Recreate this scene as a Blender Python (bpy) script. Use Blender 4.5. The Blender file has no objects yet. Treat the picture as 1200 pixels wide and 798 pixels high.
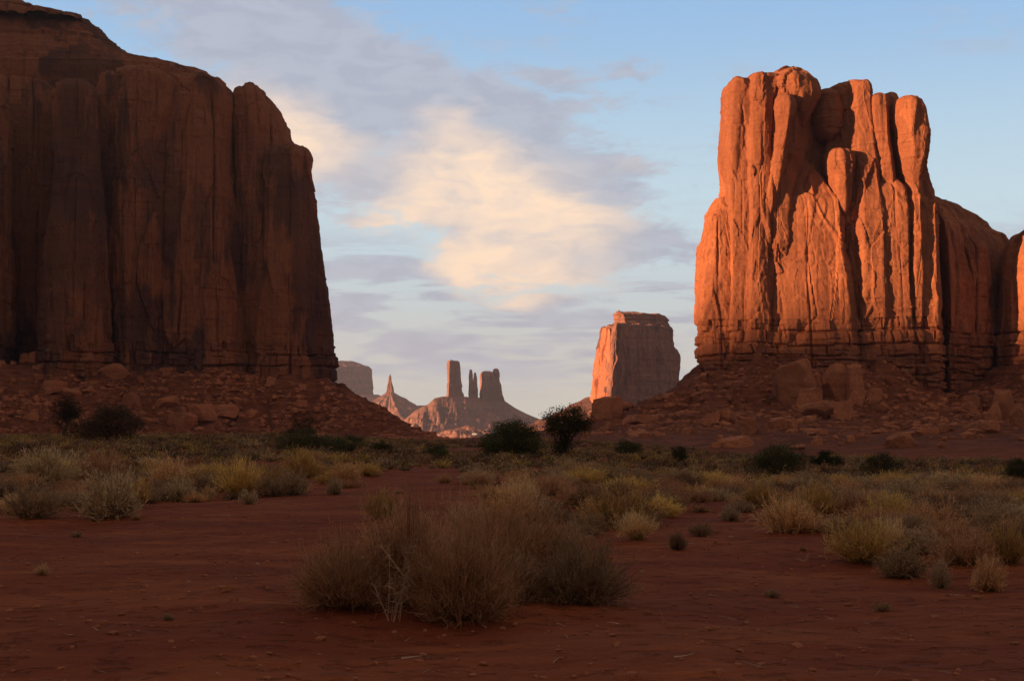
import bpy, math, random
import numpy as np
from mathutils import Vector

# ------------------------------------------------------------------ camera, sky, sun, exposure
S = bpy.context.scene
COL = S.collection
R = math.radians
F = 1666.7                       # focal length in photo pixels (50 mm lens)
CAM = np.array([0.0, 0.0, 1.6])
PITCH = math.atan((488 - 399) / F)
cd = bpy.data.cameras.new('camera'); cam = bpy.data.objects.new('camera', cd); COL.objects.link(cam)
cd.lens = 50; cd.sensor_width = 36; cd.clip_start = 0.1; cd.clip_end = 40000
cam.location = CAM; cam.rotation_euler = (math.pi / 2 + PITCH, 0, 0)
S.camera = cam
S.view_settings.view_transform = 'Standard'; S.view_settings.look = 'None'
S.view_settings.gamma = 1; EXPO = 1.25
S.view_settings.exposure = EXPO
S.view_settings.use_curve_mapping = False
S.render.engine = 'CYCLES'
S.cycles.use_denoising = True
S.cycles.max_bounces = 6; S.cycles.diffuse_bounces = 3; S.cycles.volume_bounces = 1
S.cycles.transparent_max_bounces = 8

SUN_EL = R(7.0)
SUN_AZ = R(23.0)                 # the sun stands to the left, 23 degrees behind the camera's line
SV = np.array([-math.cos(SUN_AZ) * math.cos(SUN_EL), -math.sin(SUN_AZ) * math.cos(SUN_EL), math.sin(SUN_EL)])
sd = bpy.data.lights.new('sun', 'SUN'); sd.energy = 5.0; sd.angle = R(0.9); sd.color = (1.0, 0.545, 0.29)
so = bpy.data.objects.new('sun', sd); COL.objects.link(so)
so.rotation_euler = Vector(SV).to_track_quat('Z', 'Y').to_euler()

W = bpy.data.worlds.new('World'); S.world = W; W.use_nodes = True


class NT:
    """tiny node builder"""
    def __init__(s, nt): s.nt = nt; nt.nodes.clear()
    def n(s, t, **k):
        nd = s.nt.nodes.new(t)
        for a, b in k.items(): setattr(nd, a, b)
        return nd
    def set(s, sock, v):
        if hasattr(v, 'is_output') or isinstance(v, bpy.types.NodeSocket): s.nt.links.new(v, sock)
        else: sock.default_value = v
    def m(s, op, a, b=0.0, c=None, clamp=False):
        nd = s.n('ShaderNodeMath', operation=op, use_clamp=clamp)
        s.set(nd.inputs[0], a); s.set(nd.inputs[1], b)
        if c is not None: s.set(nd.inputs[2], c)
        return nd.outputs[0]
    def mix(s, f, a, b, bt='MIX'):
        nd = s.n('ShaderNodeMix', data_type='RGBA', blend_type=bt)
        s.set(nd.inputs[0], f)
        s.set(nd.inputs[6], a if not isinstance(a, tuple) else (*a[:3], 1)); s.set(nd.inputs[7], b if not isinstance(b, tuple) else (*b[:3], 1))
        return nd.outputs[2]
    def noise(s, vec, scale, det=4, rough=.55, dist=0.0):
        nd = s.n('ShaderNodeTexNoise'); s.set(nd.inputs['Vector'], vec)
        nd.inputs['Scale'].default_value = scale; nd.inputs['Detail'].default_value = det
        nd.inputs['Roughness'].default_value = rough; nd.inputs['Distortion'].default_value = dist
        return nd.outputs['Fac']
    def ramp(s, f, lo, hi):
        nd = s.n('ShaderNodeMapRange', interpolation_type='SMOOTHSTEP'); s.set(nd.inputs[0], f)
        nd.inputs[1].default_value = lo; nd.inputs[2].default_value = hi
        return nd.outputs[0]
    def comb(s, x, y, z):
        nd = s.n('ShaderNodeCombineXYZ'); s.set(nd.inputs[0], x); s.set(nd.inputs[1], y); s.set(nd.inputs[2], z)
        return nd.outputs[0]
    def scalev(s, v, sc):
        nd = s.n('ShaderNodeVectorMath', operation='MULTIPLY'); s.set(nd.inputs[0], v); nd.inputs[1].default_value = sc
        return nd.outputs[0]


def build_world():
    t = NT(W.node_tree)
    sky = t.n('ShaderNodeTexSky', sky_type='NISHITA', sun_disc=False)
    sky.sun_elevation = SUN_EL
    sky.sun_rotation = math.atan2(SV[0], SV[1])
    sky.altitude = 1600; sky.air_density = 1.0; sky.dust_density = 0.6; sky.ozone_density = 1.5
    tc = t.n('ShaderNodeTexCoord')
    sp = t.n('ShaderNodeSeparateXYZ'); t.set(sp.inputs[0], tc.outputs['Generated'])
    x, y, z = sp.outputs
    az = t.m('ARCTAN2', x, y)                                   # bearing, radians
    el = t.m('ARCSINE', z)                                      # height above the horizon
    # units of 1/1667 rad: U east of the camera's line, V above the horizon
    U = t.m('MULTIPLY', az, F); V = t.m('MULTIPLY', el, F)
    uv = t.comb(t.m('MULTIPLY', U, .01), t.m('MULTIPLY', V, .01), 0.0)
    n1 = t.noise(t.scalev(uv, (0.55, 1.1, 1)), 1.0, 6, .58, .35)
    n2 = t.noise(t.scalev(uv, (0.9, 3.6, 1)), 1.0, 6, .6, .5)
    n3 = t.noise(t.scalev(uv, (0.35, 2.4, 1)), 1.0, 5, .55, .8)
    wob = t.m('MULTIPLY', t.m('SUBTRACT', n1, .5), 120.0)
    wob2 = t.m('MULTIPLY', t.m('SUBTRACT', n2, .5), 60.0)
    Uw = t.m('ADD', U, wob); Vw = t.m('ADD', V, t.m('ADD', t.m('MULTIPLY', wob, .5), wob2))

    def blob(px, py, rx, ry, w=1.0, tilt=0.0):
        du = t.m('SUBTRACT', Uw, px - 600.0); dv = t.m('SUBTRACT', Vw, 488.0 - py)
        dv = t.m('ADD', dv, t.m('MULTIPLY', du, tilt))
        du = t.m('DIVIDE', du, rx); dv = t.m('DIVIDE', dv, ry)
        q = t.m('ADD', t.m('MULTIPLY', du, du), t.m('MULTIPLY', dv, dv))
        return t.m('MULTIPLY', t.m('EXPONENT', t.m('MULTIPLY', q, -1.0)), w)

    def total(lst):
        r = lst[0]
        for q in lst[1:]: r = t.m('ADD', r, q)
        return r
    grey = total([blob(*b) for b in [(250, 20, 170, 60, .8, .2), (370, 80, 150, 62, 1.0, .25), (480, 112, 105, 34, .85, .2), (590, 150, 110, 40, .8, .15),
                                     (640, 95, 60, 14, .7), (740, 88, 40, 14, .7), (700, 130, 90, 12, .6), (640, 20, 60, 16, .45),
                                     (680, 205, 100, 22, .7), (720, 235, 45, 16, .55), (740, 295, 120, 26, .95), (560, 270, 60, 30, .3),
                                     (420, 210, 90, 40, .5)]])
    peach = total([blob(*b) for b in [(530, 135, 44, 26, .9, .3), (555, 190, 66, 50, 1.1, .3), (600, 250, 120, 54, 1.25, .2), (640, 285, 80, 40, .8),
                                      (585, 310, 60, 34, .8), (365, 175, 60, 44, .85), (300, 130, 60, 50, .5), (455, 250, 50, 16, .3), (720, 200, 80, 12, .35)]])
    n5c = t.noise(t.scalev(uv, (1.0, 6.0, 1)), 1.0, 8, .62, .6)
    # low sheet of streaky cloud near the horizon
    sheet = t.m('MULTIPLY', t.ramp(V, 245.0, 170.0), t.ramp(V, 0.0, 75.0))
    streak = t.ramp(t.m('ADD', n3, t.m('MULTIPLY', t.m('SUBTRACT', n5c, .5), .6)), .42, .56)
    sheetm = t.m('MULTIPLY', sheet, t.m('ADD', .15, t.m('MULTIPLY', streak, .85)))
    dens = t.m('ADD', grey, peach)
    n5 = t.noise(t.scalev(uv, (2.6, 7.0, 1)), 1.0, 8, .66, .8)
    edge = t.m('ADD', t.m('ADD', t.m('MULTIPLY', n1, .8), t.m('MULTIPLY', n2, .9)), t.m('MULTIPLY', t.m('SUBTRACT', n5, .4), 1.7))
    cl = t.ramp(t.m('ADD', dens, t.m('SUBTRACT', edge, .95)), .20, .92)
    cl = t.m('MAXIMUM', cl, sheetm)
    # unseen broken cloud added behind and beside the camera to set light in shade
    side = t.ramp(t.m('ABSOLUTE', U), 1100.0, 1900.0)
    over = t.ramp(V, 700.0, 1300.0)
    rest = t.m('MULTIPLY', t.m('MAXIMUM', side, over), t.ramp(t.noise(t.scalev(uv, (.12, .3, 1)), 1.0, 5), .38, .6))
    warm = t.m('DIVIDE', peach, t.m('ADD', dens, .25))
    warm = t.m('MULTIPLY', t.ramp(warm, .15, .75), t.ramp(n1, .25, .55))
    greyc = (0.42, 0.45, 0.53); peachc = (1.0, 0.72, 0.50)
    cc = t.mix(warm, greyc, peachc)
    n4 = t.noise(t.scalev(uv, (1.6, 4.2, 1)), 1.0, 7, .62, .6)
    cc = t.mix(t.m('MULTIPLY', t.ramp(n4, .42, .60), .5), cc, t.mix(warm, (.33, .36, .45), (.74, .60, .52)))
    wsp = t.m('MULTIPLY', t.m('MULTIPLY', t.ramp(n2, .50, .72), t.ramp(n1, .38, .6)), .45)
    cl = t.m('MAXIMUM', cl, wsp)
    # clear sky: Nishita, lifted and paled a little towards the horizon like thin high cloud
    skc = t.n('ShaderNodeVectorMath', operation='SCALE'); t.set(skc.inputs[0], sky.outputs[0]); skc.inputs[3].default_value = SKY_K
    pale = t.mix(t.ramp(V, 520.0, 200.0), (0.30, 0.53, 0.84), (0.60, 0.77, 0.85))
    pale = t.mix(t.ramp(V, 230.0, 10.0), pale, (0.66, 0.64, 0.58))
    front = t.m('MULTIPLY', t.ramp(t.m('ABSOLUTE', U), 1900.0, 900.0), t.ramp(V, 1300.0, 600.0))
    clear = t.mix(t.m('MULTIPLY', front, .8), skc.outputs[0], pale)
    full = t.mix(t.m('MULTIPLY', cl, .9), clear, cc)
    full = t.mix(rest, full, REST)
    # below the horizon
    full = t.mix(t.ramp(V, 0.0, -60.0), full, (0.07, 0.035, 0.025))
    sc = t.n('ShaderNodeVectorMath', operation='SCALE'); t.set(sc.inputs[0], full); sc.inputs[3].default_value = 10.0 / 2 ** EXPO * SKY_GAIN
    bg = t.n('ShaderNodeBackground'); t.set(bg.inputs[0], sc.outputs[0]); bg.inputs[1].default_value = 0.1
    out = t.n('ShaderNodeOutputWorld'); t.set(out.inputs[0], bg.outputs[0])


SKY_K = 0.06
REST = (.36, .275, .235)
SKY_GAIN = 1.16
build_world()

# ------------------------------------------------------------------ helpers
rng = np.random.default_rng(7)
random.seed(7)


def P(px, py, Y):
    u = (px - 600) / F; v = (399 - py) / F
    yy = math.cos(PITCH) - v * math.sin(PITCH); zz = math.sin(PITCH) + v * math.cos(PITCH)
    k = Y / yy
    return np.array([u * k, Y, CAM[2] + zz * k])


_perm = rng.permutation(256); _perm = np.concatenate([_perm, _perm])
_grad = rng.normal(size=(256, 3)); _grad /= np.linalg.norm(_grad, axis=1)[:, None]


def noise(x, y, z):
    x, y, z = np.broadcast_arrays(np.asarray(x, float), np.asarray(y, float), np.asarray(z, float))
    xi = np.floor(x).astype(np.int64); yi = np.floor(y).astype(np.int64); zi = np.floor(z).astype(np.int64)
    xf, yf, zf = x - xi, y - yi, z - zi
    u = xf ** 3 * (xf * (xf * 6 - 15) + 10); v = yf ** 3 * (yf * (yf * 6 - 15) + 10); w = zf ** 3 * (zf * (zf * 6 - 15) + 10)
    res = 0
    for i in (0, 1):
        a = _perm[(xi + i) & 255]
        for j in (0, 1):
            b = _perm[(a + yi + j) & 255]
            for k in (0, 1):
                g = _grad[_perm[(b + zi + k) & 255]]
                d = g[..., 0] * (xf - i) + g[..., 1] * (yf - j) + g[..., 2] * (zf - k)
                res = res + d * (u if i else 1 - u) * (v if j else 1 - v) * (w if k else 1 - w)
    return res * 1.5


def fbm(x, y, z, o=4, g=.5):
    r = 0; a = 1; s = 1
    for i in range(o):
        r = r + a * noise(x * s + 17.3 * i, y * s - 9.1 * i, z * s + 4.7 * i); a *= g; s *= 2.03
    return r


def sstep(a, b, x):
    t = np.clip((x - a) / (b - a), 0, 1); return t * t * (3 - 2 * t)


def hsh(*a):
    v = 0
    for i, q in enumerate(a): v = v + np.asarray(q, float) * (12.9898 + 65.233 * i)
    v = np.sin(v) * 43758.5453
    return v - np.floor(v)


def mesh_np(name, V, faces, smooth=True, cols=None):
    me = bpy.data.meshes.new(name)
    V = np.ascontiguousarray(V, dtype=np.float32)
    me.vertices.add(len(V)); me.vertices.foreach_set('co', V.ravel())
    if not isinstance(faces, (list, tuple)): faces = [faces]
    faces = [np.asarray(f, dtype=np.int32) for f in faces if len(f)]
    nl = sum(f.size for f in faces); npoly = sum(len(f) for f in faces)
    me.loops.add(nl); me.loops.foreach_set('vertex_index', np.concatenate([f.ravel() for f in faces]))
    me.polygons.add(npoly)
    tot = np.concatenate([np.full(len(f), f.shape[1], dtype=np.int32) for f in faces])
    st = np.concatenate([[0], np.cumsum(tot)[:-1]]).astype(np.int32)
    me.polygons.foreach_set('loop_start', st)
    me.polygons.foreach_set('use_smooth', np.full(npoly, smooth, dtype=bool))
    me.update(calc_edges=True); me.validate()
    if cols is not None:
        at = me.color_attributes.new('tint', 'FLOAT_COLOR', 'POINT')
        c = np.ones((len(V), 4), dtype=np.float32); c[:, :3] = cols
        at.data.foreach_set('color', c.ravel())
    return me


def obj(name, me, mat, parent=None, loc=(0, 0, 0)):
    o = bpy.data.objects.new(name, me); COL.objects.link(o)
    if mat and not me.materials: me.materials.append(mat)
    if parent: o.parent = parent
    o.location = loc
    return o


def tag(o, label, cat=None, group=None, kind=None):
    o['label'] = label
    if cat: o['category'] = cat
    if group: o['group'] = group
    if kind: o['kind'] = kind
    return o


def thing(name, label, cat, loc, group=None):
    o = bpy.data.objects.new(name, None); COL.objects.link(o); o.location = loc
    return tag(o, label, cat, group)


def grid_faces(nr, nc, wrap):
    r = np.arange(nr - 1)[:, None]; c = np.arange(nc if wrap else nc - 1)[None, :]
    a = r * nc + c; b = r * nc + (c + 1) % nc
    return np.stack([a, b, b + nc, a + nc], -1).reshape(-1, 4)


# ------------------------------------------------------------------ materials
def principled(t, col, rough=.9, bump=None, bstr=.3, bdist=.1, spec=.2):
    b = t.n('ShaderNodeBsdfPrincipled'); t.set(b.inputs['Base Color'], col if not isinstance(col, tuple) else (*col[:3], 1))
    b.inputs['Roughness'].default_value = rough; b.inputs['Specular IOR Level'].default_value = spec
    if bump is not None:
        bp = t.n('ShaderNodeBump'); bp.inputs['Strength'].default_value = bstr; bp.inputs['Distance'].default_value = bdist
        t.set(bp.inputs['Height'], bump); t.set(b.inputs['Normal'], bp.outputs[0])
    o = t.n('ShaderNodeOutputMaterial'); t.set(o.inputs[0], b.outputs[0])
    return b


def newmat(name):
    m = bpy.data.materials.new(name); m.use_nodes = True; return m, NT(m.node_tree)


def rock_mat(name, base, varn, vamt=.5, k=1.0, pale=(.30, .135, .075), bs=.6, bed=.35):
    m, t = newmat(name)
    g = t.n('ShaderNodeNewGeometry').outputs['Position']
    big = t.noise(t.scalev(g, (.030 * k, .030 * k, .018 * k)), 1, 5, .6)
    streak = t.noise(t.scalev(g, (.35 * k, .35 * k, .018 * k)), 1, 6, .62)
    streak2 = t.noise(t.scalev(g, (1.3 * k, 1.3 * k, .05 * k)), 1, 3, .6)
    bedn = t.noise(t.scalev(g, (.01 * k, .01 * k, .55 * k)), 1, 5, .6)
    fine = t.noise(t.scalev(g, (k, k, k)), .9, 8, .62)
    grain = t.noise(t.scalev(g, (k, k, 2.0 * k)), 3.5, 6, .65)
    c = t.mix(t.ramp(fine, .35, .7), base, pale)
    v = t.m('MULTIPLY', t.ramp(t.m('ADD', t.m('MULTIPLY', streak, .32), t.m('MULTIPLY', big, 1.0)), .635, .70), vamt)
    c = t.mix(v, c, varn)
    v2 = t.m('MULTIPLY', t.ramp(streak2, .52, .72), vamt * .55)
    c = t.mix(v2, c, varn)
    c = t.mix(t.m('MULTIPLY', t.ramp(bedn, .42, .68), bed), c, tuple(q * .62 for q in base))
    br = t.ramp(t.noise(t.scalev(g, (.05 * k, .05 * k, .05 * k)), 1, 4), .3, .7)
    c = t.mix(t.m('MULTIPLY', br, .35), c, pale)
    h = t.m('ADD', t.m('MULTIPLY', fine, 1.0), t.m('ADD', t.m('MULTIPLY', grain, .45), t.m('MULTIPLY', bedn, .5)))
    h = t.m('ADD', h, t.m('MULTIPLY', streak2, .25))
    principled(t, c, .92, h, bs * .6, .45 / k, .1)
    return m


M_R = rock_mat('sandstone_orange', (.27, .088, .038), (.11, .040, .026), .5, 1.0, (.39, .148, .066), .55, .3)
M_L = rock_mat('sandstone_varnished', (.245, .086, .040), (.072, .034, .027), .95, .8, (.28, .105, .045), .55, .45)
M_C = rock_mat('sandstone_mid', (.215, .095, .066), (.085, .048, .044), 1.0, .35, (.33, .15, .095), .8, .5)
M_LIT = rock_mat('sandstone_sunlit', (.38, .125, .06), (.16, .06, .04), .3, .5, (.50, .19, .10), .7, .3)  # less varnished left face, brightened to put sunlight into the colour
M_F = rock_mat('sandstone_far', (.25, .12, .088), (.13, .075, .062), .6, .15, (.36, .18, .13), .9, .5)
M_B = rock_mat('boulder_rock', (.35, .122, .054), (.12, .045, .028), .45, 2.0, (.50, .19, .085), 1.4, .45)


def ground_material():
    m, t = newmat('red_sand')
    gg = t.n('ShaderNodeNewGeometry'); g = gg.outputs['Position']
    sp = t.n('ShaderNodeSeparateXYZ'); t.set(sp.inputs[0], g)
    dist = t.m('SQRT', t.m('ADD', t.m('MULTIPLY', sp.outputs[0], sp.outputs[0]), t.m('MULTIPLY', sp.outputs[1], sp.outputs[1])))
    a = t.noise(t.scalev(g, (.35, .8, 1)), 1, 5, .6, .4)
    b = t.noise(t.scalev(g, (1, 1, 1)), 3.0, 7, .65)
    c1 = t.noise(t.scalev(g, (1, 1, 1)), 34.0, 4, .6)
    base = t.mix(t.ramp(a, .35, .68), (.205, .048, .019), (.29, .080, .027))
    base = t.mix(t.m('MULTIPLY', t.ramp(b, .48, .75), .55), base, (.105, .027, .013))
    base = t.mix(t.m('MULTIPLY', t.ramp(c1, .60, .76), .35), base, (.26, .09, .05))
    pt = t.noise(t.scalev(g, (.55, 1.6, 1)), 1, 6, .66, .5)
    base = t.mix(t.m('MULTIPLY', t.ramp(pt, .54, .68), .55), base, (.40, .115, .032))
    base = t.mix(t.m('MULTIPLY', t.ramp(t.noise(t.scalev(g, (.2, .5, 1)), 1.3, 4, .6), .5, .62), .35), base, (.15, .040, .022))
    # talus: rubble-coloured and streaked by strata, only out at the buttes
    tal = t.noise(t.scalev(g, (.25, .25, .9)), 1, 8, .68)
    tal2 = t.noise(t.scalev(g, (1, 1, 1)), 1.1, 6, .7)
    tc = t.mix(t.ramp(tal, .38, .66), (.145, .047, .023), (.28, .098, .045))
    tc = t.mix(t.m('MULTIPLY', t.ramp(tal2, .56, .7), .7), tc, (.085, .032, .019))
    base = t.mix(t.ramp(dist, 90.0, 190.0), base, tc)
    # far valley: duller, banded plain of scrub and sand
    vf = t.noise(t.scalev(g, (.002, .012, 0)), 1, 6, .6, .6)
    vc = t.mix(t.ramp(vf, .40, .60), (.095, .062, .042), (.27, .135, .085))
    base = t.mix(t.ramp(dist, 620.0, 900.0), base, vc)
    h = t.m('ADD', t.m('MULTIPLY', b, .9), t.m('MULTIPLY', c1, .14))
    h = t.m('ADD', h, t.m('MULTIPLY', t.noise(t.scalev(g, (2.2, 5.0, 1)), 1, 4, .55, .6), 1.2))
    h = t.m('ADD', h, t.m('MULTIPLY', t.ramp(t.noise(t.scalev(g, (1, 1.3, 1)), 4.2, 3, .5, .3), .56, .70), -.9))
    h = t.m('ADD', h, t.m('MULTIPLY', t.m('MULTIPLY', tal2, t.ramp(dist, 90.0, 190.0)), 9.0))
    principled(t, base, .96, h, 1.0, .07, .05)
    return m


M_G = ground_material()


def veg_mat(name, tint=(1, 1, 1), rough=.85, trans=.4):
    m, t = newmat(name)
    at = t.n('ShaderNodeAttribute'); at.attribute_name = 'tint'
    oi = t.n('ShaderNodeObjectInfo')
    hv = t.n('ShaderNodeHueSaturation'); t.set(hv.inputs['Color'], at.outputs['Color'])
    t.set(hv.inputs['Value'], t.m('ADD', .72, t.m('MULTIPLY', oi.outputs['Random'], .56)))
    t.set(hv.inputs['Hue'], t.m('ADD', .487, t.m('MULTIPLY', oi.outputs['Random'], .02)))
    d = t.n('ShaderNodeBsdfDiffuse'); t.set(d.inputs[0], hv.outputs[0])
    tr = t.n('ShaderNodeBsdfTranslucent'); t.set(tr.inputs[0], hv.outputs[0])
    mx = t.n('ShaderNodeMixShader'); mx.inputs[0].default_value = trans
    t.set(mx.inputs[1], d.outputs[0]); t.set(mx.inputs[2], tr.outputs[0])
    o = t.n('ShaderNodeOutputMaterial'); t.set(o.inputs[0], mx.outputs[0])
    return m


M_V = veg_mat('scrub_foliage')
M_W = veg_mat('woody_stems', trans=0.0)


# ------------------------------------------------------------------ ground
POLY_L = np.array([(-900, 300), (-330, 395), (-165, 452), (-100, 478), (-66, 490), (-60, 500), (-62, 530), (-110, 700), (-900, 700)], float)
POLY_R = np.array([(56, 428), (60, 418), (110, 414), (126, 424), (140, 424), (150, 414), (205, 408), (420, 380), (520, 380), (520, 640), (90, 640)], float)


def poly_dist(x, y, poly):
    d = np.full(x.shape, 1e18); ins = np.zeros(x.shape, bool)
    n = len(poly)
    for i in range(n):
        ax, ay = poly[i]; bx, by = poly[(i + 1) % n]
        ex, ey = bx - ax, by - ay
        t = np.clip(((x - ax) * ex + (y - ay) * ey) / (ex * ex + ey * ey), 0, 1)
        d = np.minimum(d, (x - ax - t * ex) ** 2 + (y - ay - t * ey) ** 2)
        if ay != by:
            cr = ((ay > y) != (by > y)) & (x < (bx - ax) * (y - ay) / (by - ay) + ax)
            ins ^= cr
    d = np.sqrt(d); d[ins] = 0
    return d


def gh(x, y, detail=True):
    x = np.asarray(x, float); y = np.asarray(y, float)
    sh = np.broadcast(x, y).shape
    x = np.broadcast_to(x, sh).astype(float).copy(); y = np.broadcast_to(y, sh).astype(float).copy()
    r = np.hypot(x, y)
    yy = np.where(y < 0, r * 0.3, r)
    zc = np.interp(yy, [0, 30, 85, 110, 200, 260, 400, 520, 800, 1200, 9000], [0, 0, -.95, -1.35, -2.3, -2.9, -5.2, -8, -20, -30, -34])
    zr = np.interp(yy, [0, 25, 60, 130, 260, 420, 520, 800, 1200, 9000], [0, 0, -1.0, -2.4, -2.7, -4.0, -7.5, -20, -30, -34])
    zl = np.interp(yy, [0, 30, 100, 200, 300, 420, 520, 800, 1200, 9000], [0, 0, -.15, -.9, -2.6, -5.0, -7.5, -20, -30, -34])
    az = x / np.maximum(r, 1e-6)
    wr = sstep(.04, .16, az); wl = sstep(-.03, -.16, az)
    z = zc * (1 - wr - wl) + zr * wr + zl * wl
    dl = poly_dist(x, y, POLY_L)
    top = 20.5 + 4.0 * sstep(-95, -150, x) + 3.0 * np.exp(-((x + 101) / 14) ** 2)
    q = top - .62 * dl - 2.2 * fbm(x / 22, y / 22, 3.1, 3)
    sl = np.where(q > 12, q, 3.2 * np.log1p(np.exp(np.clip(q, -60, 14) / 3.2)))
    xs = np.where(x < 56, 56 + (x - 56) * 1.75, x)
    dr = poly_dist(xs, y, POLY_R)
    gul = 1 - .42 * np.exp(-((x - 128 - (y - 415) * .02) / 13) ** 2) + .16 * np.exp(-((x - 92) / 16) ** 2) + .22 * sstep(140, 175, x)
    sr = gul * (13.5 * np.exp(-dr / 30) + 6.8 * np.exp(-dr / 120) * sstep(-30, 50, x)) * (1 + .22 * fbm(x / 20, y / 34, 8.2, 3))
    far = sstep(1250, 1050, r)
    sl = np.where(y > 0, sl, 0) * far; sr = np.where(y > 0, sr, 0) * far
    z = z + np.maximum(sl, 0) + sr
    sk = np.clip((sl + sr) / 5, 0, 1)
    if detail:
        z = z + sk * (1.7 * fbm(x / 13, y / 13, 1.7, 4) + .7 * np.abs(fbm(x / 3, y / 3, 5.5, 3)) - 1.6 * np.exp(-(noise(x / 12, y / 60, 6.6) / .09) ** 2))
        # low rock ledges breaking through the debris
        zz = z / 2.1 + .6 * noise(x / 30, y / 30, 2.2)
        z = z + sk * .8 * (sstep(.30, .70, zz - np.floor(zz)) - (zz - np.floor(zz)))
        z = z + .10 * fbm(x / 6, y / 6, .5, 3) * sstep(3, 9, r) + .018 * fbm(x / .7, y / .9, .5, 3) * sstep(90, 25, r)
        z = z + sstep(60, 160, r) * .18 * fbm(x / 14, y / 30, 9.5, 2)
        z = z + sstep(800, 1500, r) * 3.0 * fbm(x / 500, y / 200, 2.5, 3)
    return z


def build_ground():
    a1 = np.linspace(-24.5, 24.5, 760)
    left = -24.5 - np.cumsum(np.geomspace(.1, 9, 40)); left = left[left > -178]
    az = np.radians(np.concatenate([left[::-1], a1, -left, [180]]))
    az = np.unique(az)
    rr = np.concatenate([np.linspace(.3, 5, 12), np.linspace(5.2, 14, 150), np.geomspace(14.05, 60, 170), np.geomspace(60.4, 240, 150),
                         np.linspace(241, 420, 190), np.linspace(420.6, 505, 120), np.geomspace(507, 8500, 90)])
    A, RR = np.meshgrid(az, rr)
    X = RR * np.sin(A); Y = RR * np.cos(A)
    Z = gh(X, Y)
    V = np.stack([X, Y, Z], -1).reshape(-1, 3)
    f = grid_faces(len(rr), len(az), True)
    f = f[:, ::-1]
    V = np.vstack([V, [[0, 0, float(gh(np.array([0.]), np.array([0.]))[0])]]])
    c = len(V) - 1; n = len(az); i = np.arange(n)
    tri = np.stack([i, np.full(n, c), (i + 1) % n], -1)[:, ::-1]
    o = obj('ground', mesh_np('ground', V, [f, tri]), M_G)
    tag(o, 'red sandy desert floor rising into rubble slopes under the buttes', kind='structure')


build_ground()


def hit(px, py, lo=3.0, hi=900.0):
    """where the ray through a photo pixel meets the ground"""
    D = np.geomspace(lo, hi, 1500)
    p0 = P(px, py, 1.0); dx, dz = p0[0], p0[2] - CAM[2]
    h = gh(D * dx, D) - (CAM[2] + D * dz)
    k = np.argmax(h > 0)
    if h[k] <= 0: return None
    Y = D[k]
    return np.array([Y * dx, Y, float(gh(np.array([Y * dx]), np.array([Y]))[0])])


# ------------------------------------------------------------------ rock
def worley(x, y, z, sx, sz, seed):
    """nearest jittered cell: its hash values and the offset from its centre"""
    gx, gy, gz = x / sx, y / sx, z / sz
    ix, iy, iz = np.floor(gx), np.floor(gy), np.floor(gz)
    best = np.full(x.shape, 1e9); bx = np.zeros_like(best); by = np.zeros_like(best); bz = np.zeros_like(best)
    sec = np.full(x.shape, 1e9)
    for i in (-1, 0, 1):
        for j in (-1, 0, 1):
            for k in (-1, 0, 1):
                cx, cy, cz = ix + i, iy + j, iz + k
                px = cx + hsh(cx, cy, cz, seed); py = cy + hsh(cx, cy, cz, seed + 1.3); pz = cz + hsh(cx, cy, cz, seed + 2.1)
                d = (px - gx) ** 2 + (py - gy) ** 2 + (pz - gz) ** 2
                m = d < best
                sec = np.where(m, best, np.minimum(sec, d))
                best = np.where(m, d, best); bx = np.where(m, px, bx); by = np.where(m, py, by); bz = np.where(m, pz, bz)
    return bx, by, bz, (gx - bx) * sx, (gz - bz) * sz, (gy - by) * sx, np.sqrt(sec) - np.sqrt(best)


def facets(x, y, z, sx, sz, seed, off, tilt):
    wx = x + .05 * sx * noise(x / sx * 1.7, y / sx * 1.7, z / sz * 2); wz = z + .06 * sz * noise(x / sx * 1.7 + 9, y / sx * 1.7, z / sz * 2)
    bx, by, bz, dx, dz, dy, e = worley(wx, y, wz, sx, sz, seed)
    h1, h2, h3 = hsh(bx, by, bz), hsh(by, bz, bx + 3), hsh(bz, bx, by + 7)
    return off * (h1 - .5) + (tilt * (h2 - .5) * dx + tilt * (h2 - .5) * dy + tilt * .45 * (h3 - .5) * dz) * sstep(0, .12, e) 


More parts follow.
